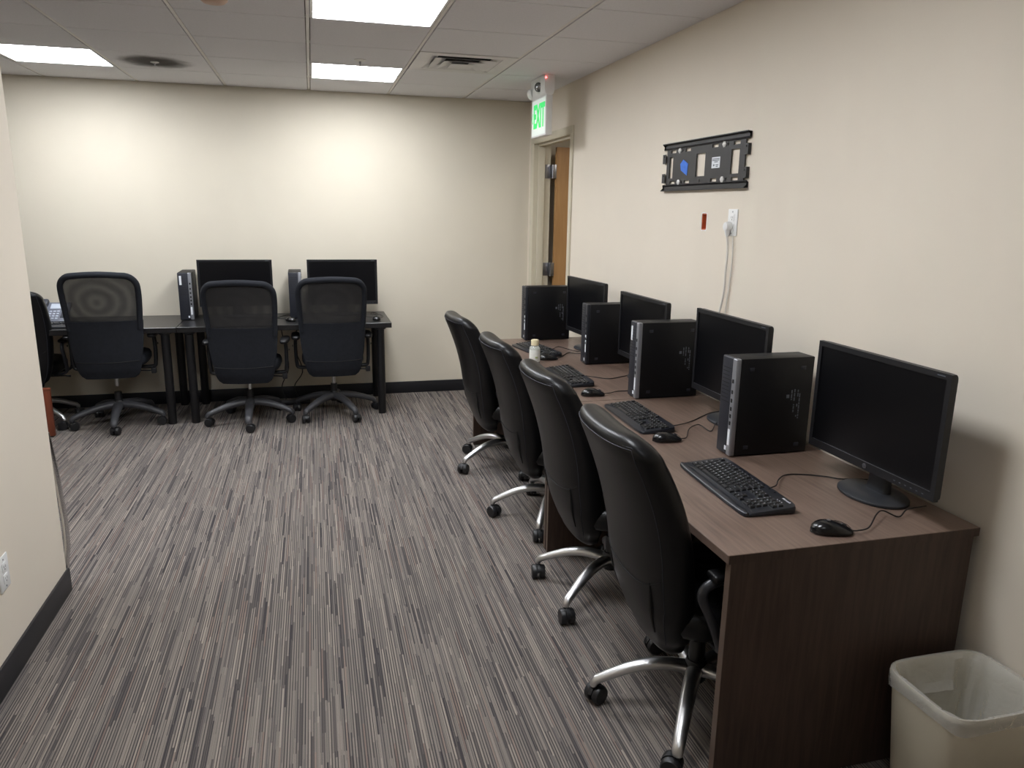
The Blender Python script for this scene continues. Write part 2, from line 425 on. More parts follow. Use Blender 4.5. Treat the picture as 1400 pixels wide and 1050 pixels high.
# stops
box(bm, (WX+0.028, DY1-0.02, 0), (WX+0.085, DY1-0.004, DH-0.004), 0.003)
box(bm, (WX+0.028, DY0+0.004, 0), (WX+0.085, DY0+0.02, DH-0.004), 0.003)
box(bm, (WX+0.028, DY0+0.004, DH-0.022), (WX+0.085, DY1-0.004, DH-0.004), 0.003)
struct(obj('trim_1', bm, 'frame_paint'))
bm = NB(); box(bm, (WX+0.178, DY1-0.055, 0.012), (WX+0.178+0.91, DY1-0.011, 2.14), 0.002)
door = struct(obj('door_1', bm, 'door', smooth=0))
for z in (0.28, 1.11, 1.94):
    bm = NB()
    box(bm, (WX+0.092, DY1-0.0075, z-0.057), (WX+0.138, DY1-0.0035, z+0.057), 0.001)
    box(bm, (WX+0.150, DY1-0.058, z-0.057), (WX+0.178, DY1-0.0545, z+0.057), 0.001)
    box(bm, (WX+0.138, DY1-0.056, z-0.057), (WX+0.154, DY1-0.008, z+0.057), 0.001)
    for k in range(5):
        cyl(bm, (WX+0.146, DY1-0.060, z-0.057+k*0.0229), (WX+0.146, DY1-0.060, z-0.057+k*0.0229+0.0215), 0.0085, 12)
    for sx in (0.100, 0.128):
        for sz in (-0.04, -0.013, 0.013, 0.04): lathe(bm, [(0.004, 0), (0.003, 0.002)], (WX+sx, DY1-0.0080, z+sz), 8, 'Y')
    obj('hinge', bm, 'steel', door)

# ------------------------------------------------------------------ CEILING THINGS
def ceiling_light(c, r, label, lamp='lamp'):
    x0, x1, y0, y1 = cell(c, r)
    t = thing('ceiling_light', label, 'ceiling light', ((x0+x1)/2, (y0+y1)/2, CZ), 0, 'square lamps in the ceiling grid')
    hx, hy = COLS/2-0.013, ROWS/2-0.0035
    bm = NB(); plate(bm, lambda u, v, w: Vector((u, v, w)), -hx, hx, -hy, hy, [(-hx+0.012, hx-0.012, -hy+0.012, hy-0.012)], 0.014)
    obj('lamp_frame', bm, 'white_metal', t, smooth=0)
    bm = NB(); box(bm, (-hx+0.012, -hy+0.012, 0.003), (hx-0.012, hy-0.012, 0.0155)); obj('diffuser', bm, lamp, t, smooth=0)
    return t
ceiling_light(0, 0, 'bright square ceiling lamp by the back wall, beside the air vent')
ceiling_light(0, 3, 'bright square ceiling lamp nearest the camera, cut off by the top edge of the photo')
ceiling_light(-3, 0, 'bright square ceiling lamp at the far left, over the table with the phone')
ceiling_light(0, 6, 'square ceiling lamp over the nearest leather chair, just above the photo')
ceiling_light(0, 9, 'added fill lamp, unseen behind the camera, over the aisle by the waste bin', 'fill_lamp')  # no lamp known here; added to lift the near walls and bin
ceiling_light(-3, 4, 'added fill lamp in the left bay, unseen behind the partition')  # unseen lamp added to brighten the left side of the room

x0, x1, y0, y1 = cell(*VENT)
vt = thing('air_vent', 'square stepped white air vent in the ceiling grid beside the lamp', 'air vent', ((x0+x1)/2, (y0+y1)/2, CZ))
hx, hy = COLS/2-0.013, ROWS/2-0.0035
bm = NB(); plate(bm, lambda u, v, w: Vector((u, v, -0.004+w)), -hx, hx, -hy, hy, [(-0.225, 0.225, -0.225, 0.225)], 0.010); obj('face_frame', bm, 'vent_metal', vt, smooth=0)
bm = NB(); box(bm, (-hx, -hy, 0.0095), (hx, hy, 0.0155)); obj('duct_opening', bm, 'dark_void', vt, smooth=0)
for k, (a, b, z0, z1) in enumerate(((0.232, 0.168, -0.004, 0.009), (0.190, 0.110, -0.010, 0.007), (0.130, 0.055, -0.016, 0.005))):
    bm = NB()
    for (ra, za, rb, zb) in ((b, z1, a, z0),):
        A = [Vector((sx*ra, sy*ra, za)) for sx, sy in ((-1, -1), (1, -1), (1, 1), (-1, 1))]
        B = [Vector((sx*rb, sy*rb, zb)) for sx, sy in ((-1, -1), (1, -1), (1, 1), (-1, 1))]
        for i in range(4):
            j = (i+1) % 4; q = [A[i], A[j], B[j], B[i]]; dz = Vector((0, 0, 0.0015))
            vsl = [bm.verts.new(p) for p in q]+[bm.verts.new(p+dz) for p in q]
            for idx in ((0, 1, 2, 3), (7, 6, 5, 4), (0, 4, 5, 1), (1, 5, 6, 2), (2, 6, 7, 3), (3, 7, 4, 0)): bm.faces.new([vsl[i2] for i2 in idx])
    obj('vane', bm, 'vent_metal', vt, smooth=0)
bm = NB(); box(bm, (-0.075, -0.075, -0.019), (0.075, 0.075, -0.017)); obj('centre_plate', bm, 'vent_metal', vt, smooth=0)

# sooty ring on the tile round a sprinkler, over the back tables
def soot_material():
    m = mat('sooty_ring', srgb(84, 78, 75), 0.95, var=0.15, scale=8); nt = m.node_tree; N = nt.nodes; L = nt.links
    b = N['Principled BSDF']; out = N['Material Output']
    tc = N.new('ShaderNodeTexCoord'); g = N.new('ShaderNodeVectorMath'); g.operation = 'LENGTH'
    nz = N.new('ShaderNodeTexNoise'); nz.inputs['Scale'].default_value = 9; L.new(tc.outputs['Object'], nz.inputs['Vector'])
    L.new(tc.outputs['Object'], g.inputs[0])
    ad = N.new('ShaderNodeMath'); ad.operation = 'MULTIPLY_ADD'; ad.inputs[1].default_value = 0.09; L.new(nz.outputs['Fac'], ad.inputs[0]); L.new(g.outputs['Value'], ad.inputs[2])
    mr = N.new('ShaderNodeMapRange'); mr.interpolation_type = 'SMOOTHSTEP'
    mr.inputs['From Min'].default_value = 0.12; mr.inputs['From Max'].default_value = 0.30
    mr.inputs['To Min'].default_value = 0.62; mr.inputs['To Max'].default_value = 0.0
    L.new(ad.outputs[0], mr.inputs['Value']); L.new(mr.outputs['Result'], b.inputs['Alpha'])
    return m
M['soot'] = soot_material()
sx_, sy_ = -0.948, 5.66
bm = NB(); lathe(bm, [(0.28, 0.0), (0.28, 0.0006)], (0, 0, 0), 40)
o = obj('soot_ring', bm, 'soot', ceil, loc=(sx_, sy_, CZ-0.0008))
def sprinkler(loc, label, stem=0.03, es=1.0):
    t = thing('fire_sprinkler', label, 'sprinkler', loc)
    bm = NB(); lathe(bm, [(0.038*es, 0.0), (0.038*es, -0.003), (0.022*es, -0.009*es), (0.012*es, -0.010*es)], (0, 0, 0), 24); obj('escutcheon', bm, 'white_metal', t)
    bm = NB(); cyl(bm, (0, 0, -0.008), (0, 0, -0.010-stem*0.4), 0.007, 10)
    for s in (-1, 1): tube(bm, [(0, s*0.006, -0.010-stem*0.4), (0, s*0.013, -0.012-stem*0.7), (0, s*0.003, -0.012-stem)], 0.002, 6)
    lathe(bm, [(0.014, -0.012-stem), (0.015, -0.014-stem)], (0, 0, 0), 16); obj('sprinkler_head', bm, 'steel', t)
sprinkler((sx_, sy_, CZ-0.0008), 'white sprinkler in a dark sooty ring on the ceiling over the back tables', 0.012, 0.7)
sprinkler((0.337, 5.134, CZ), 'small sprinkler hanging from the ceiling tile between the two nearest lamps', 0.035)
sd = thing('smoke_detector', 'round tan detector on the ceiling at the top edge of the photo', 'smoke detector', (-0.375, 3.80, CZ))
bm = NB(); lathe(bm, [(0.070, 0), (0.070, -0.010), (0.066, -0.012)], (0, 0, 0), 32); obj('mounting_ring', bm, 'tan_plastic', sd)
bm = NB(); lathe(bm, [(0.060, -0.012), (0.058, -0.028), (0.045, -0.038), (0.02, -0.041)], (0, 0, 0), 32); obj('cover', bm, 'tan_plastic', sd)

# exit sign with emergency lamps, hung from the ceiling in front of the door
ex = thing('exit_sign', 'white emergency light over a green lit exit panel hanging by the door', 'exit sign', (1.615, 5.385, CZ))
hl = 0.178
prof = [(-0.052, 0.0), (-0.054, -0.006), (-0.054, -0.085), (-0.050, -0.108), (-0.040, -0.124), (-0.026, -0.132), (0.026, -0.132), (0.040, -0.124), (0.050, -0.108), (0.054, -0.085), (0.054, -0.006), (0.052, 0.0)]
bm = NB(); loft(bm, [[Vector((px*0.68*k, y, pz*k-0.001*(1-k)*60)) for px, pz in prof] for y, k in ((-hl, 0.96), (-hl+0.004, 1.0), (hl-0.004, 1.0), (hl, 0.96))])
obj('housing', bm, 'white_plastic', ex, smooth=30)
bm = NB(); box(bm, (-0.024, -hl+0.002, -0.395), (0.024, hl-0.002, -0.130), 0.006); pn = obj('sign_panel', bm, 'white_plastic', ex)
for s in (-1,):
    bm = NB(); box(bm, (s*0.024-0.0012, -hl+0.014, -0.383), (s*0.024+0.0012, hl-0.014, -0.142), 0.001); obj('lit_face', bm, 'exit_face', pn)
    bm = NB(); text_into(bm, 'EXIT', 0.215, frame_mtx((s*0.0256, -0.018, -0.262), (0, -1, 0), (0, 0, 1)) @ Matrix.Diagonal((0.62, 1.0, 1, 1)), 0.0005, bold=0.0085)
    # chevron pointing left
    zc, yc = -0.262, 0.152
    pts = [(yc, zc), (yc-0.022, zc+0.035), (yc-0.012, zc+0.035), (yc+0.008, zc), (yc-0.012, zc-0.035), (yc-0.022, zc-0.035)]
    f = bm.faces.new([bm.verts.new((s*0.0262, a, b)) for a, b in pts])
    e = bmesh.ops.extrude_face_region(bm, geom=[f])
    for v in [g for g in e['geom'] if isinstance(g, bmesh.types.BMVert)]: v.co.x += 0.0008
    o = obj('lettering', bm, 'exit_green', pn, smooth=0); o['label'] = 'green word EXIT with a left arrow'
def emergency_lamp(at, aim):
    q = Matrix.Translation(at) @ Vector((1, 0, 0)).rotation_difference(Vector(aim)).to_matrix().to_4x4()
    bm = NB(); lathe(bm, [(0.042, -0.030), (0.044, 0.0), (0.042, 0.016), (0.036, 0.022), (0.031, 0.022)], (0, 0, 0), 28, 'X'); bm.transform(q); lm = obj('emergency_lamp', bm, 'white_plastic', ex, smooth=50)
    bm = NB(); lathe(bm, [(0.0315, 0.0215), (0.0315, 0.0245), (0.026, 0.0245), (0.026, 0.0215)], (0, 0, 0), 24, 'X'); bm.transform(q); obj('lamp_rim', bm, 'black_plastic', lm)
    bm = NB(); lathe(bm, [(0.0275, 0.0215), (0.024, 0.0265), (0.012, 0.031), (0.004, 0.032)], (0, 0, 0), 24, 'X'); bm.transform(q); obj('lens', bm, 'lens', lm)
emergency_lamp((-0.029, -0.045, -0.068), (-0.72, -0.68, -0.12))
emergency_lamp((-0.018, hl-0.008, -0.085), (-0.35, 0.93, -0.1))
bm = NB(); lathe(bm, [(0.006, -0.012), (0.004, -0.016)], (-0.029, -hl+0.010, -0.022), 12, 'Y'); o = obj('indicator', bm, 'red_led', ex)

# ------------------------------------------------------------------ RIGHT WALL THINGS
tv = thing('tv_wall_mount', 'black slotted steel TV mounting plate on the right wall, without a TV', 'tv mount', (WX, 3.445, 1.85))
Wd = lambda u, v, w: Vector((-0.0065-w, -u, v))        # u runs towards the camera, w off the wall
slots = []
for v in (0.078, -0.078):
    for u in (-0.31, -0.15, 0.12, 0.31): slots.append((u-0.028, u+0.028, v-0.0075, v+0.0075))
    for u in (-0.235, 0.205): slots.append((u-0.010, u+0.010, v-0.010, v+0.010)); slots.append((u+0.026, u+0.036, v-0.006, v+0.006))
slots += [(-0.352, -0.312, -0.056, 0.052), (-0.06, 0.03, -0.056, 0.052), (0.268, 0.338, -0.056, 0.052), (-0.018, -0.010, -0.083, -0.071)]
bm = NB(); plate(bm, Wd, -0.385, 0.385, -0.092, 0.092, slots, 0.003); pl = obj('plate', bm, 'black_metal', tv, smooth=0)
for s in (1, -1):
    bm = NB()
    prof = [(0.012, 0.092*s), (0.004, 0.099*s), (0.004, 0.115*s), (0.021, 0.118*s), (0.021, 0.122*s), (0.000, 0.119*s), (0.000, 0.096*s), (0.009, 0.088*s)]
    loft(bm, [[Vector((-a-0.001, y, b)) for a, b in prof] for y in (-0.415, 0.418)]); obj('rail', bm, 'black_metal', tv, smooth=0)
for u in (-0.405, 0.398):
    for v in (0.045, -0.055):
        bm = NB(); box(bm, (-0.016, -u-0.018, v-0.024), (-0.013, -u+0.018, v+0.024), 0.001)
        box(bm, (-0.016, -u-0.018 if u > 0 else -u+0.015, v-0.024), (-0.001, -u-0.015 if u > 0 else -u+0.018, v+0.024), 0.001)
        lathe(bm, [(0.004, -0.019), (0.004, -0.0155)], (0, -u, v+0.012), 10, 'X'); obj('side_bracket', bm, 'black_metal', tv, smooth=0)
for v in (0.078, -0.078):
    for u in (-0.235, 0.205):
        bm = NB(); lathe(bm, [(0.015, -0.0085), (0.015, -0.013), (0.007, -0.019), (0.003, -0.0195)], (0, -u, v), 6, 'X'); o = obj('lag_bolt', bm, 'white_metal', tv); o['label'] = 'silver bolt in the plate'
bm = NB()
f = bm.faces.new([bm.verts.new((-0.0112, -u, v)) for u, v in ((-0.225, 0.012), (-0.195, 0.032), (-0.14, 0.010), (-0.148, -0.048), (-0.215, -0.020))])
e = bmesh.ops.extrude_face_region(bm, geom=[f])
for v in [g for g in e['geom'] if isinstance(g, bmesh.types.BMVert)]: v.co.x += 0.0012
o = obj('tape_patch', bm, 'blue_tape', tv, smooth=0); o['label'] = 'blue masking tape'
bm = NB(); box(bm, (-0.0108, -0.172, -0.024), (-0.0094, -0.098, 0.026)); st = obj('sticker', bm, 'paper', tv, smooth=0); st['label'] = 'white printed sticker'
bm = NB()
for z, a, b in ((0.018, 0, 1), (0.011, 0, 1), (0.004, 0.3, 0.8), (-0.008, 0.15, 0.35), (-0.013, 0.15, 0.35), (-0.010, 0.5, 0.9), (-0.017, 0.55, 0.85)):
    box(bm, (-0.0112, -0.103-0.064*b, z-0.0018), (-0.0108, -0.103-0.064*a, z+0.0018))
obj('print', bm, 'ink', st, smooth=0)

jb = thing('junction_box', 'orange open junction box set in the wall, without its cover', 'junction box', (WX, 3.40, 1.577))
bm = NB()
plate(bm, lambda u, v, w: Vector((0.0015+w*1, u, v)), -0.0235, 0.0235, -0.0390, 0.0390, [(-0.018, 0.018, -0.034, 0.034)], 0.05)
box(bm, (0.050, -0.0235, -0.039), (0.053, 0.0235, 0.039)); obj('box_shell', bm, 'box_orange', jb, smooth=0)
bm = NB(); box(bm, (0.020, -0.014, -0.022), (0.046, 0.006, 0.024), 0.003); o = obj('dark_insert', bm, 'dark_void', jb)  # plain dark block filling the inside of the box
bm = NB()   # ragged chipped paint round the hole
inner = selipse(8, 0.0245, 0.0395, 36)
rg = random.Random(3)
A = [bm.verts.new((-0.0006, a, b)) for a, b in inner]
B = [bm.verts.new((-0.0006, a*(1.10+0.22*rg.random()), b*(1.04+0.14*rg.random()))) for a, b in inner]
for k in range(36): bm.faces.new((A[k], A[(k+1) % 36], B[(k+1) % 36], B[k]))
e = bmesh.ops.extrude_face_region(bm, geom=bm.faces[:])
for v in [g for g in e['geom'] if isinstance(g, bmesh.types.BMVert)]: v.co.x += 0.0012
o = obj('chipped_edge', bm, 'white_plastic', jb, smooth=0)

def outlet(name, label, loc, rz, plug=False):
    """cover plate facing local -X"""
    t = thing(name, label, 'outlet', loc, rz)
    bm = NB(); box(bm, (-0.006, -0.040, -0.060), (-0.0002, 0.040, 0.060), 0.003); obj('cover_plate', bm, 'white_plastic', t)
    for s in (1, -1):
        bm = NB(); box(bm, (-0.0085, -0.017, s*0.021-0.016), (-0.005, 0.017, s*0.021+0.016), 0.003); rc = obj('receptacle', bm, 'white_plastic', t)
        bm = NB()
        for dy in (-0.006, 0.006): box(bm, (-0.0088, dy-0.001, s*0.021-0.002), (-0.0082, dy+0.001, s*0.021+0.007))
        lathe(bm, [(0.0025, -0.0088), (0.0025, -0.0082)], (0, 0, s*0.021-0.008), 10, 'X'); obj('slot', bm, 'dark_void', rc, smooth=0)
    bm = NB()
    for z in (0.048, -0.048):
        bm = NB(); lathe(bm, [(0.003, -0.0075), (0.003, -0.0055)], (0, 0, z), 10, 'X'); obj('screw', bm, 'steel', t)
    return t
outlet('wall_outlet', 'white wall outlet under the TV mount with a plug in it', (WX, 3.130, 1.578), 0)
outlet('wall_outlet', 'white wall outlet low on the partition at the left edge', (LX, 2.705, 0.385), PI)
# plugged white cord and the thin second cable, hanging behind the monitors
pc_ = thing('plugged_cable', 'thick white cord with a round plug hanging from the outlet', 'cord', (WX, 3.135, 1.560))
bm = NB(); lathe(bm, [(0.021, -0.009), (0.022, -0.020), (0.019, -0.034), (0.010, -0.037)], (0, 0.006, 0.0), 24, 'X')
tube(bm, [(-0.020, 0.006, -0.010), (-0.020, 0.006, -0.030), (-0.020, 0.005, -0.045)], [0.016, 0.011, 0.006], 12); obj('plug', bm, 'white_plastic', pc_)
bm = NB(); tube(bm, catmull([(-0.020, 0.005, -0.040), (-0.020, -0.010, -0.115), (-0.021, -0.008, -0.2), (-0.018, -0.002, -0.30), (-0.016, 0.030, -0.41), (-0.015, 0.055, -0.52), (-0.013, 0.07, -0.66), (-0.016, 0.08, -0.812)], 6), 0.0052, 10); obj('cable', bm, 'white_cord', pc_)
bm = NB(); tube(bm, catmull([(WX-0.008, 3.112, 1.520), (WX-0.008, 3.100, 1.43), (WX-0.008, 3.108, 1.30), (WX-0.008, 3.120, 1.20), (WX-0.008, 3.13, 1.05), (WX-0.010, 3.14, 0.90), (WX-0.013, 3.14, 0.748)], 6), 0.003, 8)
tag(obj('cable', bm, 'white_cord'), 'thin white cable running down the wall below the outlet, behind the thicker cord', 'cable')

# ------------------------------------------------------------------ DESKS
def desk(y0, y1, label):
    t = thing('desk', label, 'desk', (0, 0, 0), 0, 'walnut desks along the right wall')
    x0, x1 = 1.022, 1.838
    bm = NB(); box(bm, (x0, y0, DZ-0.026), (x1, y1, DZ), 0.0012, 1); tp = obj('desktop', bm, 'desk_top', t)
    bm = NB(); box(bm, (x0-0.0006, y0+0.002, DZ-0.0245), (x0+0.0006, y1-0.002, DZ-0.0015)); obj('edge_band', bm, 'desk_edge', tp, smooth=0)
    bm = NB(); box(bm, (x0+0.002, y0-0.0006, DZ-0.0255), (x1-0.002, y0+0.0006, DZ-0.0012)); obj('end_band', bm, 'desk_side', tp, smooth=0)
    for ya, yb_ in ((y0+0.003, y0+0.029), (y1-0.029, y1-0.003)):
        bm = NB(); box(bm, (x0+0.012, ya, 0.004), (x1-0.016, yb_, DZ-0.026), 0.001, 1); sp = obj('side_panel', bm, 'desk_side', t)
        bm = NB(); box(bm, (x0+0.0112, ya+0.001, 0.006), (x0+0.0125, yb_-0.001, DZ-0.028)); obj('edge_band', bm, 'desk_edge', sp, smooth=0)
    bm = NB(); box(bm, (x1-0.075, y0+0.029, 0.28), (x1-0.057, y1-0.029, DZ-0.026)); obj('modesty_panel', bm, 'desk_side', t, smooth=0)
    return t
desk(1.605, 3.214, 'brown walnut desk nearest the camera, its end panel facing the waste bin')
desk(3.220, 4.960, 'brown walnut desk further back by the door, with the small bottle on it')

# ------------------------------------------------------------------ LEATHER CHAIRS  (front = +Y)
def caster(parent, ang):
    """twin-wheel caster standing on z=0 at the parent's local place"""
    bm = NB()
    for s in (-1, 1):
        lathe(bm, [(0.010, s*0.006), (0.029, s*0.006), (0.032, s*0.010), (0.032, s*0.023), (0.028, s*0.029), (0.010, s*0.030)], (0.014, 0, 0.032), 20, 'Y')
    # hood
    hood = []
    for y in (-0.007, 0.007): hood.append([Vector((0.014+0.034*math.cos(a), y, 0.032+0.034*math.sin(a))) for a in [R(10+8*k) for k in range(21)]]+[Vector((0.014-0.012, y, 0.026)), Vector((0.014+0.012, y, 0.026))])
    loft(bm, hood)
    cyl(bm, (0, 0, 0.045), (0, 0, 0.076), 0.009, 10)
    o = obj('caster', bm, 'black_plastic', parent); o.rotation_euler = (0, 0, ang)
    return o

def star_base(t, m, r, hubz, angles, aw, arch, hub_m, seed):
    rg = random.Random(seed)
    legs = []
    for a in angles:
        bm = NB(); n = 12; pts = []; rad = []
        for i in range(n+1):
            s = i/n; x = 0.024+(r-0.024)*s
            z = hubz-0.012 + (0.092-hubz+0.012)*s**1.5 + arch*math.sin(PI*min(1, s*1.02))*(1-0.3*s)
            pts.append(Vector((x, 0, z))); rad.append(aw*(1.15-0.35*s))
        pts.append(Vector((r+0.012, 0, pts[-1].z-0.014))); rad.append(aw*0.72)
        pts.append(Vector((r+0.012, 0, 0.068))); rad.append(aw*0.66)
        tube(bm, pts, rad, 12, flat=0.8, up=(0, 0.0, 1) if False else None)
        lg = obj('leg', bm, m, t, smooth=50); lg.rotation_euler = (0, 0, a)
        c = caster(lg, rg.uniform(0, 2*PI)); c.location = (r+0.012, 0, 0)
        legs.append(lg)
    bm = NB(); lathe(bm, [(0.030, hubz-0.055), (0.036, hubz-0.045), (0.036, hubz+0.010), (0.030, hubz+0.022)], (0, 0, 0), 24); obj('hub', bm, hub_m, t)
    return legs

def interp(tab, z):
    for (z0, a), (z1, b) in zip(tab, tab[1:]):
        if z <= z1 or (z1, b) == tab[-1]:
            s = max(0, min(1, (z-z0)/(z1-z0))); 
            return a+(b-a)*s
    return tab[-1][1]

BACK_Y = [(0.28, -0.135), (0.33, -0.152), (0.45, -0.186), (0.58, -0.212), (0.70, -0.232), (0.82, -0.264), (0.94, -0.312), (1.04, -0.362)]
def back_ring(z, hw, ht, N=40, n=3.2):
    cy = interp_s(BACK_Y, z); out = []
    for (x, y) in selipse(n, hw, ht, N):
        k = (x/0.26)**2
        out.append(Vector((x, cy+y+0.035*k*(1 if z > 0.5 else 0.8), z)))
    return out
def interp_s(tab, z):
    # smooth interpolation
    P = [Vector((a, b, 0)) for a, b in tab]; C = catmull(P, 10)
    for p, q in zip(C, C[1:]):
        if z <= q.x: 
            s = max(0, (z-p.x)/(q.x-p.x)); return p.y+(q.y-p.y)*s
    return C[-1].y
HW = [(0.33, 0.150), (0.40, 0.196), (0.50, 0.228), (0.62, 0.245), (0.76, 0.255), (0.90, 0.255), (0.98, 0.245), (1.02, 0.225), (1.045, 0.19)]
HT = [(0.33, 0.050), (0.50, 0.070), (0.76, 0.071), (0.92, 0.066), (1.045, 0.058)]
def leather_chair(label, loc, rz, a0):
    t = thing('leather_chair', label, 'chair', loc, rz, 'leather chairs pushed up to the walnut desks')
    rings = []; zt, zb = 1.04, 0.305
    for i in range(9):     # rounded bottom
        a = PI/2*i/8; rings.append(back_ring(zb+0.045-0.045*math.cos(a), interp_s(HW, zb)-0.06+0.06*math.sin(a), 0.004+0.046*math.sin(a)))
    zz = [0.352+0.618*k/24 for k in range(1, 25)]
    for z in zz: rings.append(back_ring(z, interp_s(HW, z)-0.002, interp_s(HT, z)))
    for i in range(1, 11): # rounded top
        a = PI/2*i/10; z = 0.970+0.072*math.sin(a)
        rings.append(back_ring(z, interp_s(HW, 0.97)-0.10+0.10*math.cos(a)**0.8, 0.004+(interp_s(HT, 0.97)-0.004)*math.cos(a)**0.75))
    bm = NB(); loft(bm, rings); bk = obj('backrest', bm, 'leather', t, smooth=60)
    # double stitched seam round the edge of the rear panel
    N = 40
    def edge(idx, off, rngs): return [r[idx] + Vector((0, -off, 0)) for r in rngs]
    iL, iR = 24, 36       # ring indices on the rear corners
    up = [(r[iL]+r[iL-1])/2 for r in rings[8:34]]; dn = [(r[iR]+r[iR+1])/2 for r in rings[8:34]]
    top = rings[36]; tp = [top[k] for k in range(23, 38)]
    path = up + tp + list(reversed(dn))
    path = [p + Vector((0, -0.0015, 0)) for p in path]
    for off in (0.0, 0.006):
        bm = NB(); tube(bm, [p+Vector((0, off*0.6, off if i > 20 and i < len(path)-20 else 0)) for i, p in enumerate(path)], 0.0013, 6)
        obj('seam', bm, 'thread', bk)
    # lower seam across the rear panel and the side slit
    bm = NB(); pts = []
    for k in range(25, 37):
        s = (k-30.5)/5.5; zc = 0.565+0.045*s*s*(1 if s < 0 else 1); r = back_ring(zc, interp_s(HW, zc)-0.002, interp_s(HT, zc)); pts.append(r[k]+Vector((0, -0.001, 0)))
    tube(bm, pts, 0.0018, 6); obj('seam', bm, 'groove', bk)
    for k, s in ((26, -1), (34, 1)):
        bm = NB(); pts = []
        for z in (0.59, 0.55, 0.50, 0.45, 0.41):
            r = back_ring(z, interp_s(HW, z)-0.002, interp_s(HT, z)); pts.append(r[k]+Vector((0, -0.0005, 0)))
        tube(bm, pts, [0.002, 0.005, 0.006, 0.004, 0.002], 6); obj('slit', bm, 'groove', bk)
    # seat cushion
    bm = NB(); rings = []
    for z, k in ((0.405, 0.86), (0.415, 0.95), (0.435, 1.0), (0.465, 1.0), (0.490, 0.97), (0.503, 0.90), (0.508, 0.75)):
        rings.append([Vector((x, 0.035+y, z)) for x, y in selipse(3.6, 0.255*k, 0.245*k, 40)])
    loft(bm, rings); obj('seat', bm, 'leather', t, smooth=60)
    bm = NB(); box(bm, (-0.10, -0.17, 0.355), (0.10, 0.13, 0.402), 0.015); tube(bm, catmull([(0, -0.14, 0.375), (0, -0.205, 0.385), (0, -0.22, 0.43)], 5), 0.026, 10, flat=0.5); obj('tilt_mechanism', bm, 'black_plastic', t)
    bm = NB(); tube(bm, [(0.08, 0.02, 0.375), (0.25, 0.03, 0.368), (0.285, 0.03, 0.364)], [0.005, 0.005, 0.009], 8); obj('lever', bm, 'black_plastic', t)
    bm = NB(); cyl(bm, (0, 0, 0.13), (0, 0, 0.26), 0.026, 20); cyl(bm, (0, 0, 0.25), (0, 0, 0.36), 0.015, 16); obj('gas_column', bm, 'black_plastic', t)
    for s in (-1, 1):
        bm = NB()
        tube(bm, catmull([(s*0.20, -0.06, 0.395), (s*0.285, -0.08, 0.42), (s*0.292, -0.125, 0.53), (s*0.290, -0.155, 0.605), (s*0.288, -0.11, 0.640), (s*0.287, 0.02, 0.640), (s*0.287, 0.14, 0.632), (s*0.289, 0.165, 0.59), (s*0.289, 0.10, 0.50), (s*0.285, 0.06, 0.42), (s*0.20, 0.05, 0.395)], 6), 0.015, 10, flat=0.62)
        ar = obj('armrest', bm, 'arm_grey', t, smooth=60)
        bm = NB(); box(bm, (s*0.287-0.027, -0.135, 0.645), (s*0.287+0.027, 0.155, 0.668), 0.011, 3); obj('arm_pad', bm, 'leather', ar, smooth=60)
    star_base(t, 'alu', 0.322, 0.165, [a0+2*PI*k/5 for k in range(5)], 0.0240, 0.026, 'black_plastic', 5)
    return t
LC = [((1.168, 1.972), 162, -92, 'black leather office chair nearest the camera, at the near end of the walnut desk'),
      ((1.194, 2.78), 144, -90, 'black leather office chair second from the camera, beside the joint of the two desks'),
      ((1.206, 3.62), 167, -90, 'black leather office chair third from the camera, behind the bottle'),
      ((1.176, 4.503), 128, -88, 'black leather office chair farthest from the camera, by the back wall corner')]
proto = None
for (x, y), a, rz, lab in LC:
    if proto is None: proto = leather_chair(lab, (x, y, 0), R(rz), R(a-rz))
    else:
        c = dup(proto, lab, (x, y, 0), R(rz))
        legs = [ch for ch in c.children if ch.name.startswith('leg')]
        for k, lg in enumerate(legs):
            lg.rotation_euler = (0, 0, R(a-rz)+2*PI*k/5)
            for cc in lg.children: cc.rotation_euler = (0, 0, random.uniform(0, 6.28))
# seats are set at different heights on their gas columns
for c in [o for o in COL.objects if o.name.startswith('leather_chair')]:
    lift = {1: -0.015, 2: -0.026, 3: -0.045, 4: -0.050}[[i for i, q in enumerate(LC, 1) if q[3] == c['label']][0]]
    for ch in c.children:
        if not ch.name.startswith(('leg', 'hub', 'gas')): ch.location.z += lift
# fifth one, mostly hidden behind the partition
c = dup(proto, 'dark chair with a chrome base mostly hidden behind the partition edge, at the phone table', (-2.085, 6.10, 0), R(4), 'chair behind the partition')
for k, lg in enumerate([ch for ch in c.children if ch.name.startswith('leg')]): lg.rotation_euler = (0, 0, R(-38+72*k))

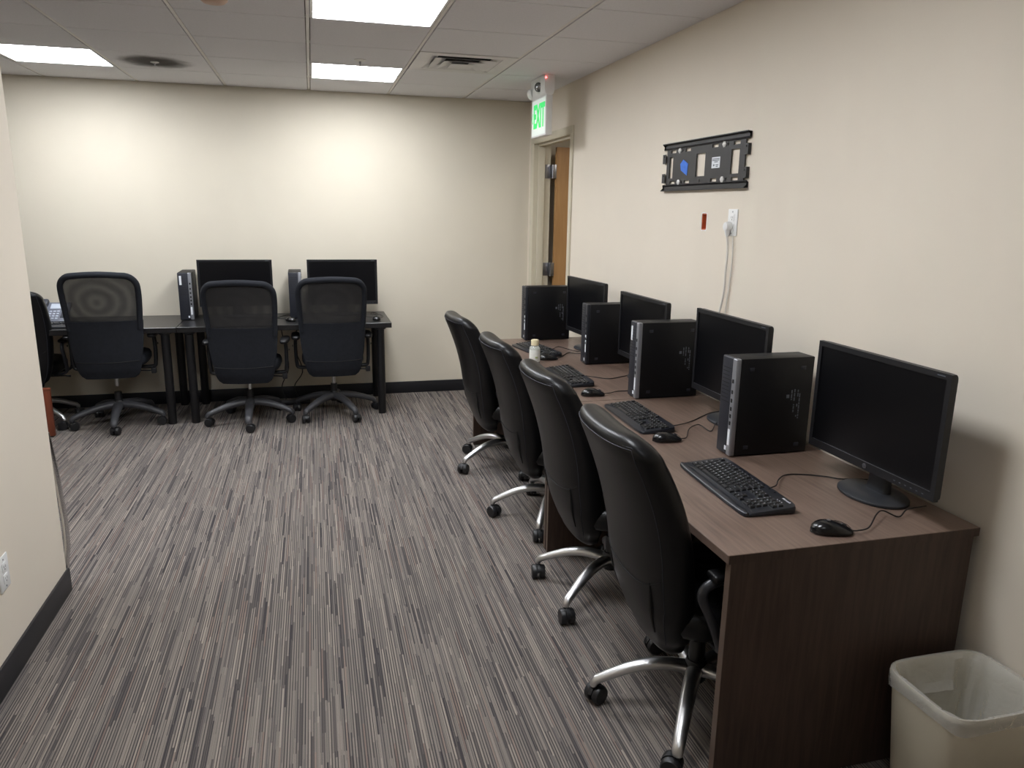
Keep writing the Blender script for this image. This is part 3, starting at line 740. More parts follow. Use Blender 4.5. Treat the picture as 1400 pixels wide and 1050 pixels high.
# ------------------------------------------------------------------ MESH BACK CHAIRS (front = +Y)
MB_Y = [(0.34, -0.190), (0.45, -0.215), (0.58, -0.222), (0.72, -0.228), (0.90, -0.252), (1.06, -0.292), (1.13, -0.315)]
MB_W = [(0.345, 0.160), (0.37, 0.190), (0.42, 0.208), (0.50, 0.223), (0.60, 0.237), (0.75, 0.250), (0.90, 0.261), (1.00, 0.263), (1.06, 0.255), (1.095, 0.225), (1.112, 0.17)]
def mesh_chair(label, loc, rz, a0):
    t = thing('mesh_chair', label, 'chair', loc, rz, 'mesh back chairs at the black tables')
    Y = lambda z, x: interp_s(MB_Y, z)+0.055*(x/0.26)**2
    # lower upholstered panel
    bm = NB(); rings = []
    zs = [0.345+0.42*k/22 for k in range(23)]
    for i, z in enumerate(zs):
        hw = interp_s(MB_W, z); ht = 0.022*min(1, 0.25+i/4)
        rings.append([Vector((x, Y(z, x)+y, z)) for x, y in selipse(3.5, hw, ht, 36)])
    loft(bm, rings); bp_ = obj('back_panel', bm, 'chair_fabric', t, smooth=60)
    bm = NB(); pts = [Vector((x, Y(0.475, x)-0.0225, 0.475-0.006*(1-(x/0.2)**2))) for x in [-0.205+0.41*k/16 for k in range(17)]]
    tube(bm, pts, 0.003, 6); obj('seam', bm, 'groove', bp_)
    # frame round the net window
    out = []
    for z in [0.70+0.30*k/10 for k in range(11)]: out.append((-interp_s(MB_W, z)+0.022, z))
    cr = 0.085
    for k in range(1, 9):
        a = PI/2*k/8; out.append((-0.263+0.022+cr-cr*math.cos(a), 1.00+0.088*math.sin(a)))
    for k in range(1, 8): out.append((-0.156+0.312*k/8, 1.088+0.010*math.sin(PI*k/8)))
    path = [Vector((x, Y(z, x), z)) for x, z in out]
    path = path+[Vector((-p.x, p.y, p.z)) for p in reversed(path) if p.x < -0.150]
    bm = NB(); tube(bm, path, 0.025, 12, flat=0.8); obj('back_frame', bm, 'chair_fabric', t, smooth=60)
    # net
    bm = NB(); G = []
    nx, nz_ = 16, 12
    for j in range(nz_+1):
        z = 0.745+(1.088-0.745)*j/nz_; w = interp_s(MB_W, min(z, 1.06))-0.022
        if z > 1.0: w = 0.241-cr*(1-math.sqrt(max(0, 1-((z-1.0)/0.092)**2)))
        G.append([bm.verts.new((w*(2*i/nx-1), Y(z, w*(2*i/nx-1))-0.006, z)) for i in range(nx+1)])
    for j in range(nz_):
        for i in range(nx): bm.faces.new((G[j][i], G[j][i+1], G[j+1][i+1], G[j+1][i]))
    e = bmesh.ops.extrude_face_region(bm, geom=bm.faces[:])
    for v in [g for g in e['geom'] if isinstance(g, bmesh.types.BMVert)]: v.co.y += 0.004
    o = obj('net_panel', bm, 'net', t, smooth=60); o['label'] = 'see-through black net'
    # seat
    bm = NB(); rings = []
    for z, k in ((0.415, 0.88), (0.425, 0.96), (0.445, 1.0), (0.470, 1.0), (0.490, 0.96), (0.500, 0.86)):
        rings.append([Vector((x, 0.04+y, z)) for x, y in selipse(3.6, 0.235*k, 0.24*k, 36)])
    loft(bm, rings); obj('seat', bm, 'chair_fabric', t, smooth=60)
    bm = NB(); box(bm, (-0.10, -0.16, 0.36), (0.10, 0.12, 0.412), 0.012); tube(bm, catmull([(0, -0.14, 0.385), (0, -0.175, 0.40), (0, -0.185, 0.48)], 5), 0.030, 10, flat=0.4); obj('tilt_mechanism', bm, 'black_plastic', t)
    bm = NB(); tube(bm, [(0.08, -0.03, 0.375), (0.25, -0.05, 0.365)], 0.005, 8); box(bm, (0.25, -0.062, 0.345), (0.285, -0.038, 0.388), 0.006); obj('lever', bm, 'black_plastic', t)
    bm = NB(); cyl(bm, (0, 0, 0.12), (0, 0, 0.25), 0.025, 18); obj('column_cover', bm, 'black_plastic', t)
    bm = NB(); cyl(bm, (0, 0, 0.25), (0, 0, 0.365), 0.014, 16); obj('gas_column', bm, 'alu', t)
    for s in (-1, 1):
        bm = NB(); tube(bm, catmull([(s*0.10, 0.02, 0.385), (s*0.25, 0.02, 0.385), (s*0.275, 0.02, 0.42), (s*0.280, 0.015, 0.55), (s*0.276, 0.01, 0.625)], 6), 0.020, 10, flat=0.7)
        ar = obj('armrest', bm, 'black_plastic', t, smooth=60)
        bm = NB(); rings = []
        for z, k in ((0.618, 0.75), (0.626, 0.96), (0.640, 1.0), (0.650, 0.9), (0.655, 0.7)): rings.append([Vector((s*0.275+x, 0.01+y, z)) for x, y in selipse(3, 0.034*k, 0.125*k, 24)])
        loft(bm, rings); obj('arm_pad', bm, 'black_plastic', ar, smooth=60)
        bm = NB(); lathe(bm, [(0.008, s*0.018), (0.006, s*0.024)], (s*0.280, 0.012, 0.56), 10, 'X'); obj('height_button', bm, 'grey_plastic', ar)
    star_base(t, 'grey_plastic', 0.310, 0.165, [a0+2*PI*k/5 for k in range(5)], 0.0320, 0.008, 'black_plastic', 11)
    return t
MC = [((-1.455, 5.99, 0.0), -85, 2, 0.06, 'black mesh office chair at the phone table, the wall showing through its net'),
      ((-0.512, 5.89, 0.0), -90, -4, 0.0, 'black mesh office chair in front of the monitor on the left, middle of the three'),
      ((0.115, 5.98, 0.0), -62, 1, 0.012, 'black mesh office chair at the right end of the black tables')]
mproto = None
for loc, a, rz, lift, lab in MC:
    if mproto is None: c = mproto = mesh_chair(lab, loc, R(rz), R(a-rz))
    else:
        c = dup(mproto, lab, loc, R(rz))
        legs = [ch for ch in c.children if ch.name.startswith('leg')]
        for k, lg in enumerate(legs):
            lg.rotation_euler = (0, 0, R(a-rz)+2*PI*k/5)
            for cc in lg.children: cc.rotation_euler = (0, 0, random.uniform(0, 6.28))
# seats are set at different heights on their gas columns
for c, lift in zip([mproto]+[o for o in COL.objects if o.name.startswith('mesh_chair') and o != mproto], (0.045, -0.01, 0.0)):
    for ch in c.children:
        if not ch.name.startswith(('leg', 'hub', 'column')): ch.location.z += lift

# ------------------------------------------------------------------ BLACK TABLES AT THE BACK
def black_table(xa, xb, label):
    t = thing('black_table', label, 'table', ((xa+xb)/2, 6.20, 0), 0, 'black tables along the back wall')
    h = (xb-xa)/2; y0, y1 = 5.872-6.20, 6.545-6.20
    bm = NB(); box(bm, (-h, y0, 0.700), (h, y1, 0.740), 0.002, 1); obj('tabletop', bm, 'table_black', t)
    for sx in (-1, 1):
        for y in (y0+0.05, y1-0.05):
            bm = NB(); x = sx*(h-0.085 if sx > 0 else h-0.075)
            lathe(bm, [(0.030, 0.0), (0.031, 0.004), (0.031, 0.68), (0.045, 0.690), (0.045, 0.700)], (x, y, 0), 20); obj('leg', bm, 'table_leg', t)
    return t
black_table(-2.53, -0.998, 'black table at the left of the back wall, holding the phone')
black_table(-0.994, 0.572, 'black table at the right of the back wall, holding two monitors')

# ------------------------------------------------------------------ MONITORS (screen faces -Y)
def monitor(label, loc, rz, w=0.562, h=0.368, z0=0.090, group='monitors on the walnut desks', logo=True):
    t = thing('monitor', label, 'monitor', loc, rz, group)
    y = -0.045
    bm = NB()
    plate(bm, lambda u, v, k: Vector((u, y+k, v)), -w/2, w/2, z0, z0+h, [(-w/2+0.016, w/2-0.016, z0+0.027, z0+h-0.017)], 0.016)
    fr = obj('bezel', bm, 'bezel', t, smooth=0)
    bm = NB(); box(bm, (-w/2+0.015, y+0.004, z0+0.026), (w/2-0.015, y+0.012, z0+h-0.016)); obj('screen', bm, 'screen', t, smooth=0)
    bm = NB()
    rings = []
    for yy, k in ((y+0.014, 1.0), (y+0.023, 0.998), (y+0.030, 0.90), (y+0.052, 0.55), (y+0.060, 0.50)):
        rings.append([Vector((a, yy, z0+h/2+b)) for a, b in selipse(40, w/2*k, h/2*k, 64)])
    loft(bm, rings); obj('rear_shell', bm, 'bezel', t, smooth=40)
    bm = NB(); box(bm, (-w/2+0.018, y-0.0004, z0+0.0262), (w/2-0.018, y+0.003, z0+0.0272)); obj('bezel_lip', bm, 'steel', fr, smooth=0)
    if logo:
        bm = NB(); lathe(bm, [(0.0085, y-0.0012), (0.0085, y+0.001)], (0, 0, z0+0.0135), 24, 'Y'); lg = obj('logo', bm, 'steel', fr); lg['label'] = 'round silver maker badge'
        bm = NB(); text_into(bm, 'hp', 0.013, frame_mtx((0, y-0.0014, z0+0.0140), (1, 0, 0), (0.25, 0, 1)) , 0.0003); obj('lettering', bm, 'ink', lg, smooth=0)
    bm = NB()
    for k in range(6): box(bm, (w/2-0.155+k*0.022, y-0.0006, z0+0.010), (w/2-0.148+k*0.022, y+0.001, z0+0.013))
    obj('button_mark', bm, 'ink', fr, smooth=0)
    bm = NB(); box(bm, (w/2-0.050, y-0.0006, z0+h-0.0095), (w/2-0.022, y+0.001, z0+h-0.0065)); obj('model_mark', bm, 'ink', fr, smooth=0)
    bm = NB(); rings = []
    for zz, a, b, cy in ((0.012, 0.045, 0.020, 0.020), (0.05, 0.040, 0.016, 0.022), (0.14, 0.038, 0.013, 0.020), (0.30, 0.038, 0.010, 0.018)):
        rings.append([Vector((px, cy+py, zz)) for px, py in selipse(4, a, b, 24)])
    loft(bm, rings); obj('stand_neck', bm, 'base_grey', t, smooth=40)
    bm = NB(); lathe(bm, [(0.118, 0.0), (0.124, 0.003), (0.124, 0.009), (0.116, 0.014), (0.05, 0.017)], (0, 0, 0), 56, 'Z', 1.0, 0.74); obj('stand_base', bm, 'base_grey', t, smooth=40)
    return t
mon = monitor('black monitor nearest the camera, at the near end of the walnut desk', (1.706, 1.892, DZ), R(-90))
dup(mon, 'black monitor second from the camera, beside the hanging white cord', (1.706, 2.755, DZ), R(-90))
dup(mon, 'black monitor third from the camera, between two black computers', (1.700, 3.612, DZ), R(-89)).scale = (1, 1, 0.965)
dup(mon, 'black monitor farthest along the walnut desks, in front of the door', (1.706, 4.50, DZ), R(-85.3)).scale = (1, 1, 0.98)
dup(mon, 'black monitor on the back table behind the middle mesh chair', (-0.606, 6.385, 0.740), R(0), 'monitors on the black table')
dup(mon, 'black monitor on the back table near its right end', (0.226, 6.385, 0.740), R(0), 'monitors on the black table')

# ------------------------------------------------------------------ COMPUTERS (front faces -Y, right side +X)
def computer(label, loc, rz, group, style='silver', label_paper=False, h=0.368):
    t = thing('computer_tower', label, 'computer', loc, rz, group)
    w, d = 0.100, 0.320
    bm = NB(); box(bm, (-w/2, 0.018, 0.004), (w/2, d, h), 0.004); cs = obj('case', bm, 'pc_black', t)
    bm = NB(); box(bm, (-w/2, 0.0, 0.004), (w/2-0.026, 0.019, h), 0.006, 3); fp = obj('front_panel', bm, 'pc_front', t)
    bm = NB(); box(bm, (w/2-0.0265, -0.003, 0.004), (w/2, 0.019, h), 0.005, 3); stp = obj('port_strip', bm, 'pc_silver' if style == 'silver' else 'pc_dark_strip', t)
    if style == 'silver': stp['label'] = 'silver strip with ports'
    # embossed lines on the front panel
    bm = NB()
    for k in range(10):
        z = 0.20+0.014*k; box(bm, (-w/2+0.010, -0.0006, z), (w/2-0.034-(0.012 if k % 3 else 0.0), 0.001, z+0.002))
    obj('vent_slot', bm, 'groove', fp, smooth=0)
    for z in (0.285, 0.245, 0.213, 0.182, 0.155, 0.128):
        bm = NB(); box(bm, (w/2-0.0185, -0.0038, z-0.007), (w/2-0.0085, -0.001, z+0.007)); obj('port', bm, 'groove', stp, smooth=0)
    if style == 'silver':
        bm = NB(); box(bm, (w/2-0.021, -0.0036, 0.045), (w/2-0.008, -0.001, 0.105)); o = obj('strip_label', bm, 'paper', stp, smooth=0)
    else:
        bm = NB(); box(bm, (w/2-0.020, -0.0036, 0.075), (w/2-0.006, -0.001, 0.145)); box(bm, (w/2-0.020, -0.0036, 0.155), (w/2-0.006, -0.001, 0.175)); o = obj('strip_label', bm, 'paper', stp, smooth=0)
    bm = NB(); box(bm, (w/2-0.042, -0.0008, 0.020), (w/2-0.030, 0.001, 0.036)); obj('corner_sticker', bm, 'legend', fp, smooth=0)
    if label_paper:
        bm = NB(); box(bm, (-w/2+0.012, -0.0008, 0.275), (-w/2+0.028, 0.001, 0.345), 0.0004); o = obj('asset_label', bm, 'paper', fp, smooth=0); o['label'] = 'white paper label'
    # rubber feet and printed label on the right side
    for yy in (0.062, d-0.045):
        for z in (0.035, h-0.040):
            bm = NB(); box(bm, (w/2-0.0005, yy-0.010, z-0.007), (w/2+0.0018, yy+0.010, z+0.007), 0.0015); obj('foot_pad', bm, 'pc_front', cs)
    bm = NB(); rg = random.Random(5)
    for c0, z0_, z1_ in ((0.236, 0.16, 0.245), (0.248, 0.16, 0.25), (0.262, 0.135, 0.245), (0.270, 0.135, 0.245)):
        z = z0_
        while z < z1_:
            l = rg.uniform(0.004, 0.016)
            if rg.random() < 0.72: box(bm, (w/2-0.0002, c0-0.0022, z), (w/2+0.0006, c0+0.0022, min(z+l, z1_)))
            z += l+0.003
    box(bm, (w/2-0.0002, 0.214, 0.215), (w/2+0.0006, 0.226, 0.228))
    obj('side_print', bm, 'ink', cs, smooth=0)
    # rear exhaust is out of sight
    return t
def silver(label, loc, rz, group, paper): return computer(label, loc, rz, group, 'silver', paper)
G1, G2 = 'slim computers on the walnut desks', 'slim computers on the black table'
silver('black slim computer with a silver strip nearest the camera, beside the large near monitor', (1.449, 2.378, DZ), R(-90), G1, False)
silver('black slim computer with a silver strip and white front label, second from the camera', (1.461, 3.252, DZ), R(-90), G1, True)
computer('black slim computer with a dark strip standing between the second and third keyboard', (1.508, 4.067, DZ), R(-90), G1, 'dark', False, 0.352)
computer('black slim computer with a dark strip farthest away, in front of the door', (1.376, 4.913, DZ), R(-88), G1, 'dark')
silver('slim computer with a white paper label on the back table, beside the middle chair', (-0.966, 6.222, 0.74), R(2), G2, True)
silver('slim computer on the back table between the two monitors', (-0.150, 6.20, 0.74), R(1), G2, False)

# ------------------------------------------------------------------ KEYBOARDS (user at -Y)
ROWK = [  # (row y index, list of (width, legend) ; gaps as negative)
 [(1, 'Esc'), (-1, ''), (1, 'F1'), (1, 'F2'), (1, 'F3'), (1, 'F4'), (-.5, ''), (1, 'F5'), (1, 'F6'), (1, 'F7'), (1, 'F8'), (-.5, ''), (1, 'F9'), (1, 'F10'), (1, 'F11'), (1, 'F12')],
 [(1, '`'), (1, '1'), (1, '2'), (1, '3'), (1, '4'), (1, '5'), (1, '6'), (1, '7'), (1, '8'), (1, '9'), (1, '0'), (1, '-'), (1, '='), (2, 'Bksp'), (-.4, ''), (1, 'Ins'), (1, 'Hm'), (1, 'PU'), (-.4, ''), (1, 'NL'), (1, '/'), (1, '*'), (1, '-')],
 [(1.5, 'Tab'), (1, 'Q'), (1, 'W'), (1, 'E'), (1, 'R'), (1, 'T'), (1, 'Y'), (1, 'U'), (1, 'I'), (1, 'O'), (1, 'P'), (1, '['), (1, ']'), (1.5, '\\'), (-.4, ''), (1, 'Del'), (1, 'End'), (1, 'PD'), (-.4, ''), (1, '7'), (1, '8'), (1, '9'), (1, '+')],
 [(1.75, 'Caps'), (1, 'A'), (1, 'S'), (1, 'D'), (1, 'F'), (1, 'G'), (1, 'H'), (1, 'J'), (1, 'K'), (1, 'L'), (1, ';'), (1, "'"), (2.25, 'Enter'), (-3.8, ''), (1, '4'), (1, '5'), (1, '6')],
 [(2.25, 'Shift'), (1, 'Z'), (1, 'X'), (1, 'C'), (1, 'V'), (1, 'B'), (1, 'N'), (1, 'M'), (1, ','), (1, '.'), (1, '/'), (2.75, 'Shift'), (-1.4, ''), (1, '^'), (-1.4, ''), (1, '1'), (1, '2'), (1, '3')],
 [(1.5, 'Ctrl'), (1.25, ''), (1.25, 'Alt'), (6.25, ''), (1.25, 'Alt'), (1.75, ''), (1.75, 'Ctrl'), (-.4, ''), (1, '<'), (1, 'v'), (1, '>'), (-.4, ''), (2, '0'), (1, '.')]]
KEYMESH = {}
def key_mesh(w):
    if w not in KEYMESH:
        bm = NB(); W_ = 0.019*w-0.0028; D_ = 0.0162
        rings = []
        for z, k in ((0, 0), (0.0040, 0.0006), (0.0062, 0.0022), (0.0066, 0.0034)):
            rings.append([Vector((sx*(W_/2-k), sy*(D_/2-k), z)) for sx, sy in ((-1, -1), (1, -1), (1, 1), (-1, 1))])
        loft(bm, rings); bmesh.ops.recalc_face_normals(bm, faces=bm.faces[:])
        me = bpy.data.meshes.new('key'); bm.to_mesh(me); bm.free(); me.materials.append(M['key']); KEYMESH[w] = me
    return KEYMESH[w]
def keyboard(label, loc, rz, group, brand=False, ncap=100):
    t = thing('keyboard', label, 'keyboard', loc, rz, group)
    tilt = thing_part = None
    w, d = (0.470, 0.174) if brand else (0.452, 0.158)
    y0 = -d/2
    S = lambda y: 0.010+0.014*(y+d/2)/d       # sloping top surface
    bm = NB(); rings = []
    for k, dz in ((0.985, -1), (1.0, 0.25), (1.0, 0.75), (0.990, 1.0)):
        ring = []
        for x, y in selipse(12, w/2*k, d/2*k, 48):
            z = 0.001 if dz == -1 else S(y)*dz
            ring.append(Vector((x, y, z)))
        rings.append(ring)
    loft(bm, rings); body = obj('keyboard_body', bm, 'kb_body', t, smooth=50)
    if brand:
        bm = NB(); rings = []
        for k, z in ((1.0, 0.003), (1.0, 0.009), (0.7, 0.013), (0.2, 0.0145)):
            rings.append([Vector((x, y0+0.006+y, z)) for x, y in selipse(4, w/2-0.002, 0.015*k, 40)])
        loft(bm, rings); obj('palm_edge', bm, 'kb_body', body, smooth=60)
        for k in range(8):
            bm = NB(); lathe(bm, [(0.0042, 0.0), (0.0035, 0.0022)], (-0.11+k*0.032, d/2-0.011, S(d/2-0.011)), 14); obj('media_button', bm, 'key', body)
    pitch = 0.019; xl = -0.213; nk = 0
    rows_y = [d/2-0.029 if brand else d/2-0.018] ; 
    rp_ = 0.0204 if brand else 0.0188
    for k in range(5): rows_y.append(rows_y[0]-0.0220-rp_*k)
    slope = math.atan2(0.014, d)
    lb = NB()
    for r, row in enumerate(ROWK):
        x = xl
        for wd, tx in row:
            if wd < 0: x += -wd*pitch; continue
            cx = x+wd*pitch/2; y = rows_y[r]; z = S(y)-0.0002
            if nk < ncap:
                o = bpy.data.objects.new('key', key_mesh(wd)); COL.objects.link(o); o.parent = t
                o.location = (cx, y, z); o.rotation_euler = (slope, 0, 0); nk += 1
            if tx:
                sz = 0.0080 if len(tx) == 1 else 0.0042
                mt = Matrix.Translation((cx-0.0015, y+0.0018, z+0.0068)) @ Matrix.Rotation(slope, 4, 'X')
                text_into(lb, tx, sz, mt, 0.00015)
            x += wd*pitch
    lo_ = obj('key_legends', lb, 'legend', t, smooth=0); lo_['kind'] = 'stuff'
    if brand:
        bm = NB(); yy = d/2-0.013; text_into(bm, 'Microsoft', 0.0105, Matrix.Translation((0.185, yy, S(yy)+0.0006)) @ Matrix.Rotation(slope, 4, 'X'), 0.0002, bold=0.0001)
        obj('lettering', bm, 'legend', body, smooth=0)
        bm = NB()
        for k in range(3): box(bm, (0.165+k*0.012, d/2-0.034, S(d/2-0.034)-0.001), (0.168+k*0.012, d/2-0.031, S(d/2-0.034)+0.0008))
        obj('status_light', bm, 'legend', body, smooth=0)
    return t
def world_cord(t, pts, r=0.0022, name='cord'):
    """cord given in world points, kept as a part of thing t"""
    bm = NB(); inv = (Matrix.Translation(t.location) @ Matrix.Rotation(t.rotation_euler.z, 4, 'Z')).inverted()
    tube(bm, [inv @ p for p in catmull(pts, 7)], r, 8); return obj(name, bm, 'cord', t)
GK = 'keyboards on the walnut desks'
k4 = keyboard('black keyboard with rounded palm edge nearest the camera, in front of the near monitor', (1.302, 2.048, DZ), R(-93), GK, True)
k3 = keyboard('flat black keyboard second from the camera, beside the second monitor', (1.330, 2.885, DZ), R(-91.5), GK)
k2 = dup(k3, 'flat black keyboard third from the camera, in line with the third chair', (1.293, 3.715, DZ), R(-91), GK)
k1 = dup(k3, 'flat black keyboard farthest away, behind the small bottle', (1.345, 4.49, DZ), R(-81), GK)
Z = DZ+0.003
world_cord(k4, [(1.385, 1.990, DZ+0.012), (1.42, 1.995, DZ+0.018), (1.475, 2.06, DZ+0.012), (1.545, 2.115, Z), (1.61, 2.10, Z), (1.665, 2.065, DZ+0.004), (1.70, 2.035, DZ+0.004), (1.765, 2.02, Z), (1.82, 2.0, Z)])
world_cord(k3, [(1.405, 2.715, DZ+0.012), (1.47, 2.745, DZ+0.008), (1.55, 2.80, Z), (1.63, 2.86, Z), (1.70, 2.905, Z), (1.80, 2.92, Z)])
world_cord(k2, [(1.37, 3.71, DZ+0.012), (1.44, 3.69, Z), (1.50, 3.64, Z), (1.60, 3.68, Z), (1.70, 3.73, Z), (1.80, 3.76, Z)])
world_cord(k1, [(1.425, 4.47, DZ+0.012), (1.47, 4.53, Z), (1.53, 4.60, Z), (1.565, 4.50, Z), (1.60, 4.42, Z), (1.70, 4.36, Z), (1.80, 4.33, Z)])

# ------------------------------------------------------------------ MICE (nose = +Y)
def mouse(label, loc, rz, group, badge=False):
    t = thing('mouse', label, 'mouse', loc, rz, group)
    bm = NB(); rings = []
    for i in range(15):
        s = i/14; y = -0.060+0.120*s
        hw = 0.0325*(1-abs(2*s-1)**3.2)**0.5*(1.0-0.10*s)+0.001
        hz = 0.041*(math.sin(PI*(0.06+0.86*(s**0.78)))**0.8)*(1-0.28*s)
        ring = []
        for k in range(20):
            a = 2*PI*k/20; ca, sa = math.cos(a), math.sin(a)
            zz = 0.006+ (hz-0.006)*abs(sa)**0.8 if sa >= 0 else 0.006-0.005*abs(sa)**0.5
            ring.append(Vector((hw*math.copysign(abs(ca)**0.75, ca), y, max(0.0008, zz))))
        rings.append(ring)
    loft(bm, rings); bd = obj('shell', bm, 'gloss_black', t, smooth=60)
    bm = NB(); lathe(bm, [(0.006, -0.0035), (0.010, -0.0032), (0.010, 0.0032), (0.006, 0.0035)], (0, 0.030, 0.0195), 18, 'X'); obj('scroll_wheel', bm, 'grey_plastic', t)
    bm = NB(); tube(bm, [(0, 0.004, 0.0375), (0, 0.020, 0.0345), (0, 0.040, 0.0262), (0, 0.052, 0.016)], 0.0008, 6); obj('button_gap', bm, 'groove', bd)
    if badge:
        bm = NB(); lathe(bm, [(0.006, 0.0), (0.006, 0.0012)], (0, -0.012, 0.0372), 16); o = obj('badge', bm, 'steel', bd); o['label'] = 'small silver round badge'
    return t
GM = 'mice on the walnut desks'
m4 = mouse('black mouse nearest the camera, at the near corner of the walnut desk', (1.386, 1.672, DZ), R(-108), GM, True)
m3 = mouse('black mouse just in front of the second keyboard from the camera', (1.314, 2.565, DZ), R(-97), GM)
m2 = dup(m3, 'black mouse in front of the computer with the white front label', (1.288, 3.318, DZ), R(-97), GM)
m1 = dup(m3, 'black mouse farthest away, right beside the small bottle', (1.338, 4.205, DZ), R(-95), GM)
world_cord(m4, [(1.438, 1.655, DZ+0.008), (1.455, 1.648, DZ+0.010), (1.500, 1.66, DZ+0.010), (1.565, 1.71, DZ+0.022), (1.61, 1.735, DZ+0.020), (1.65, 1.715, DZ+0.005), (1.695, 1.735, DZ+0.016), (1.75, 1.75, DZ+0.012), (1.80, 1.77, DZ+0.004)])
world_cord(m3, [(1.368, 2.558, DZ+0.008), (1.40, 2.57, DZ+0.008), (1.46, 2.66, DZ+0.014), (1.53, 2.71, DZ+0.012), (1.545, 2.64, Z), (1.60, 2.70, DZ+0.012), (1.68, 2.80, Z)])
world_cord(m2, [(1.340, 3.312, DZ+0.008), (1.38, 3.32, DZ+0.008), (1.425, 3.352, DZ+0.006), (1.49, 3.365, Z), (1.55, 3.38, Z), (1.66, 3.40, Z)])
world_cord(m1, [(1.390, 4.20, DZ+0.008), (1.42, 4.23, DZ+0.006), (1.475, 4.32, Z), (1.53, 4.39, Z), (1.56, 4.36, Z), (1.62, 4.33, Z)])
GB = 'mice on the black table'
b1 = dup(m3, 'small black mouse on the back table, just right of the middle mesh chair', (-0.325, 6.03, 0.74), R(5), GB)
b2 = dup(m3, 'small black mouse on the back table, left of the computer between the monitors', (-0.195, 6.07, 0.74), R(20), GB)
b3 = dup(m3, 'small black mouse at the right end of the back table', (0.468, 6.03, 0.74), R(-3), GB)
bz = 0.7425
world_cord(b2, [(-0.214, 6.122, 0.748), (-0.24, 6.18, bz), (-0.30, 6.26, bz), (-0.26, 6.36, bz), (-0.22, 6.45, bz)])
world_cord(b3, [(0.471, 6.085, 0.748), (0.53, 6.18, bz), (0.53, 6.28, bz), (0.46, 6.30, 0.765), (0.44, 6.22, 0.760), (0.50, 6.24, 0.750), (0.47, 6.40, bz)])
kb_b = keyboard('black keyboard under the phone on the left back table', (-1.83, 6.03, 0.74), R(0), 'keyboard on the black table', False, 60)

# ------------------------------------------------------------------ SMALL THINGS ON THE DESKS
bt = thing('plastic_bottle', 'small clear bottle with a cream cap and white label on the walnut desk', 'bottle', (1.225, 4.115, DZ))
bm = NB(); lathe(bm, [(0.020, 0.0), (0.029, 0.002), (0.031, 0.008), (0.031, 0.088), (0.029, 0.097), (0.021, 0.105), (0.020, 0.112)], (0, 0, 0), 32); obj('bottle_body', bm, 'bottle_body', bt)
bm = NB(); lathe(bm, [(0.0316, 0.016), (0.0318, 0.017), (0.0318, 0.082), (0.0316, 0.083)], (0, 0, 0), 32); lb_ = obj('paper_label', bm, 'gel', bt)
bm = NB(); box(bm, (-0.006, -0.0330, 0.035), (0.010, -0.0316, 0.046), 0.0004); obj('print', bm, 'leaf_green', lb_)
bm = NB(); lathe(bm, [(0.0205, 0.108), (0.023, 0.109), (0.023, 0.137), (0.021, 0.141), (0.010, 0.142)], (0, 0, 0), 32); o = obj('cap', bm, 'cap', bt); o['label'] = 'cream screw cap'

ph = thing('desk_phone', 'grey desk phone with keypad on the left back table', 'phone', (-1.895, 6.27, 0.74), R(-4))
tiltm = Matrix.Rotation(R(38), 3, 'X')
def tb(bm, lo, hi, r=0.0):
    for v in box(bm, lo, hi, r): v.co = tiltm @ v.co + Vector((0, -0.09, 0.012))
bm = NB(); tb(bm, (-0.105, 0.0, -0.012), (0.105, 0.20, 0.012), 0.006); box(bm, (-0.09, -0.02, 0.001), (0.09, 0.05, 0.07), 0.006); obj('phone_body', bm, 'phone', ph)
bm = NB(); tb(bm, (-0.030, 0.130, 0.0115), (0.085, 0.180, 0.0150), 0.001); obj('display', bm, 'phone_lcd', ph)
for i in range(3):
    for j in range(4):
        bm = NB(); tb(bm, (-0.028+i*0.026, 0.022+j*0.024, 0.0115), (-0.010+i*0.026, 0.036+j*0.024, 0.016), 0.002); obj('button', bm, 'phone_key', ph)
bm = NB()
for v in range(1): tb(bm, (0.056, 0.035, 0.0115), (0.092, 0.095, 0.0145), 0.006)
obj('navigation_pad', bm, 'phone_dark', ph)
bm = NB(); tb(bm, (-0.098, -0.005, 0.010), (-0.050, 0.205, 0.038), 0.012); tb(bm, (-0.10, 0.150, 0.004), (-0.048, 0.212, 0.042), 0.012); tb(bm, (-0.10, -0.012, 0.004), (-0.048, 0.045, 0.042), 0.012); obj('handset', bm, 'phone_dark', ph)

# power strip and cables under the right black table
ps = thing('power_strip', 'dark power strip lying on the carpet below the right black table', 'power strip', (-0.23, 6.33, 0), R(12))
bm = NB(); box(bm, (-0.15, -0.025, 0.0), (0.15, 0.025, 0.038), 0.006); obj('housing', bm, 'black_plastic', ps)
for k in range(5):
    bm = NB(); box(bm, (-0.125+k*0.05, -0.014, 0.0375), (-0.095+k*0.05, 0.014, 0.0395), 0.001); obj('socket', bm, 'grey_plastic', ps)
for k, (p, lab) in enumerate(((
    [(-0.30, 6.50, 0.70), (-0.27, 6.48, 0.5), (-0.24, 6.42, 0.30), (-0.30, 6.38, 0.15), (-0.27, 6.33, 0.046)], 'black cable dropping from the right black table, leftmost of the two at the power strip'),
    ([(-0.15, 6.50, 0.70), (-0.18, 6.49, 0.45), (-0.13, 6.45, 0.26), (-0.20, 6.41, 0.14), (-0.17, 6.345, 0.046)], 'black cable dropping from the right black table, rightmost of the two at the power strip'))):
    bm = NB(); tube(bm, catmull(p, 8), 0.004, 8); tag(obj('cable', bm, 'cord'), lab, 'cable')

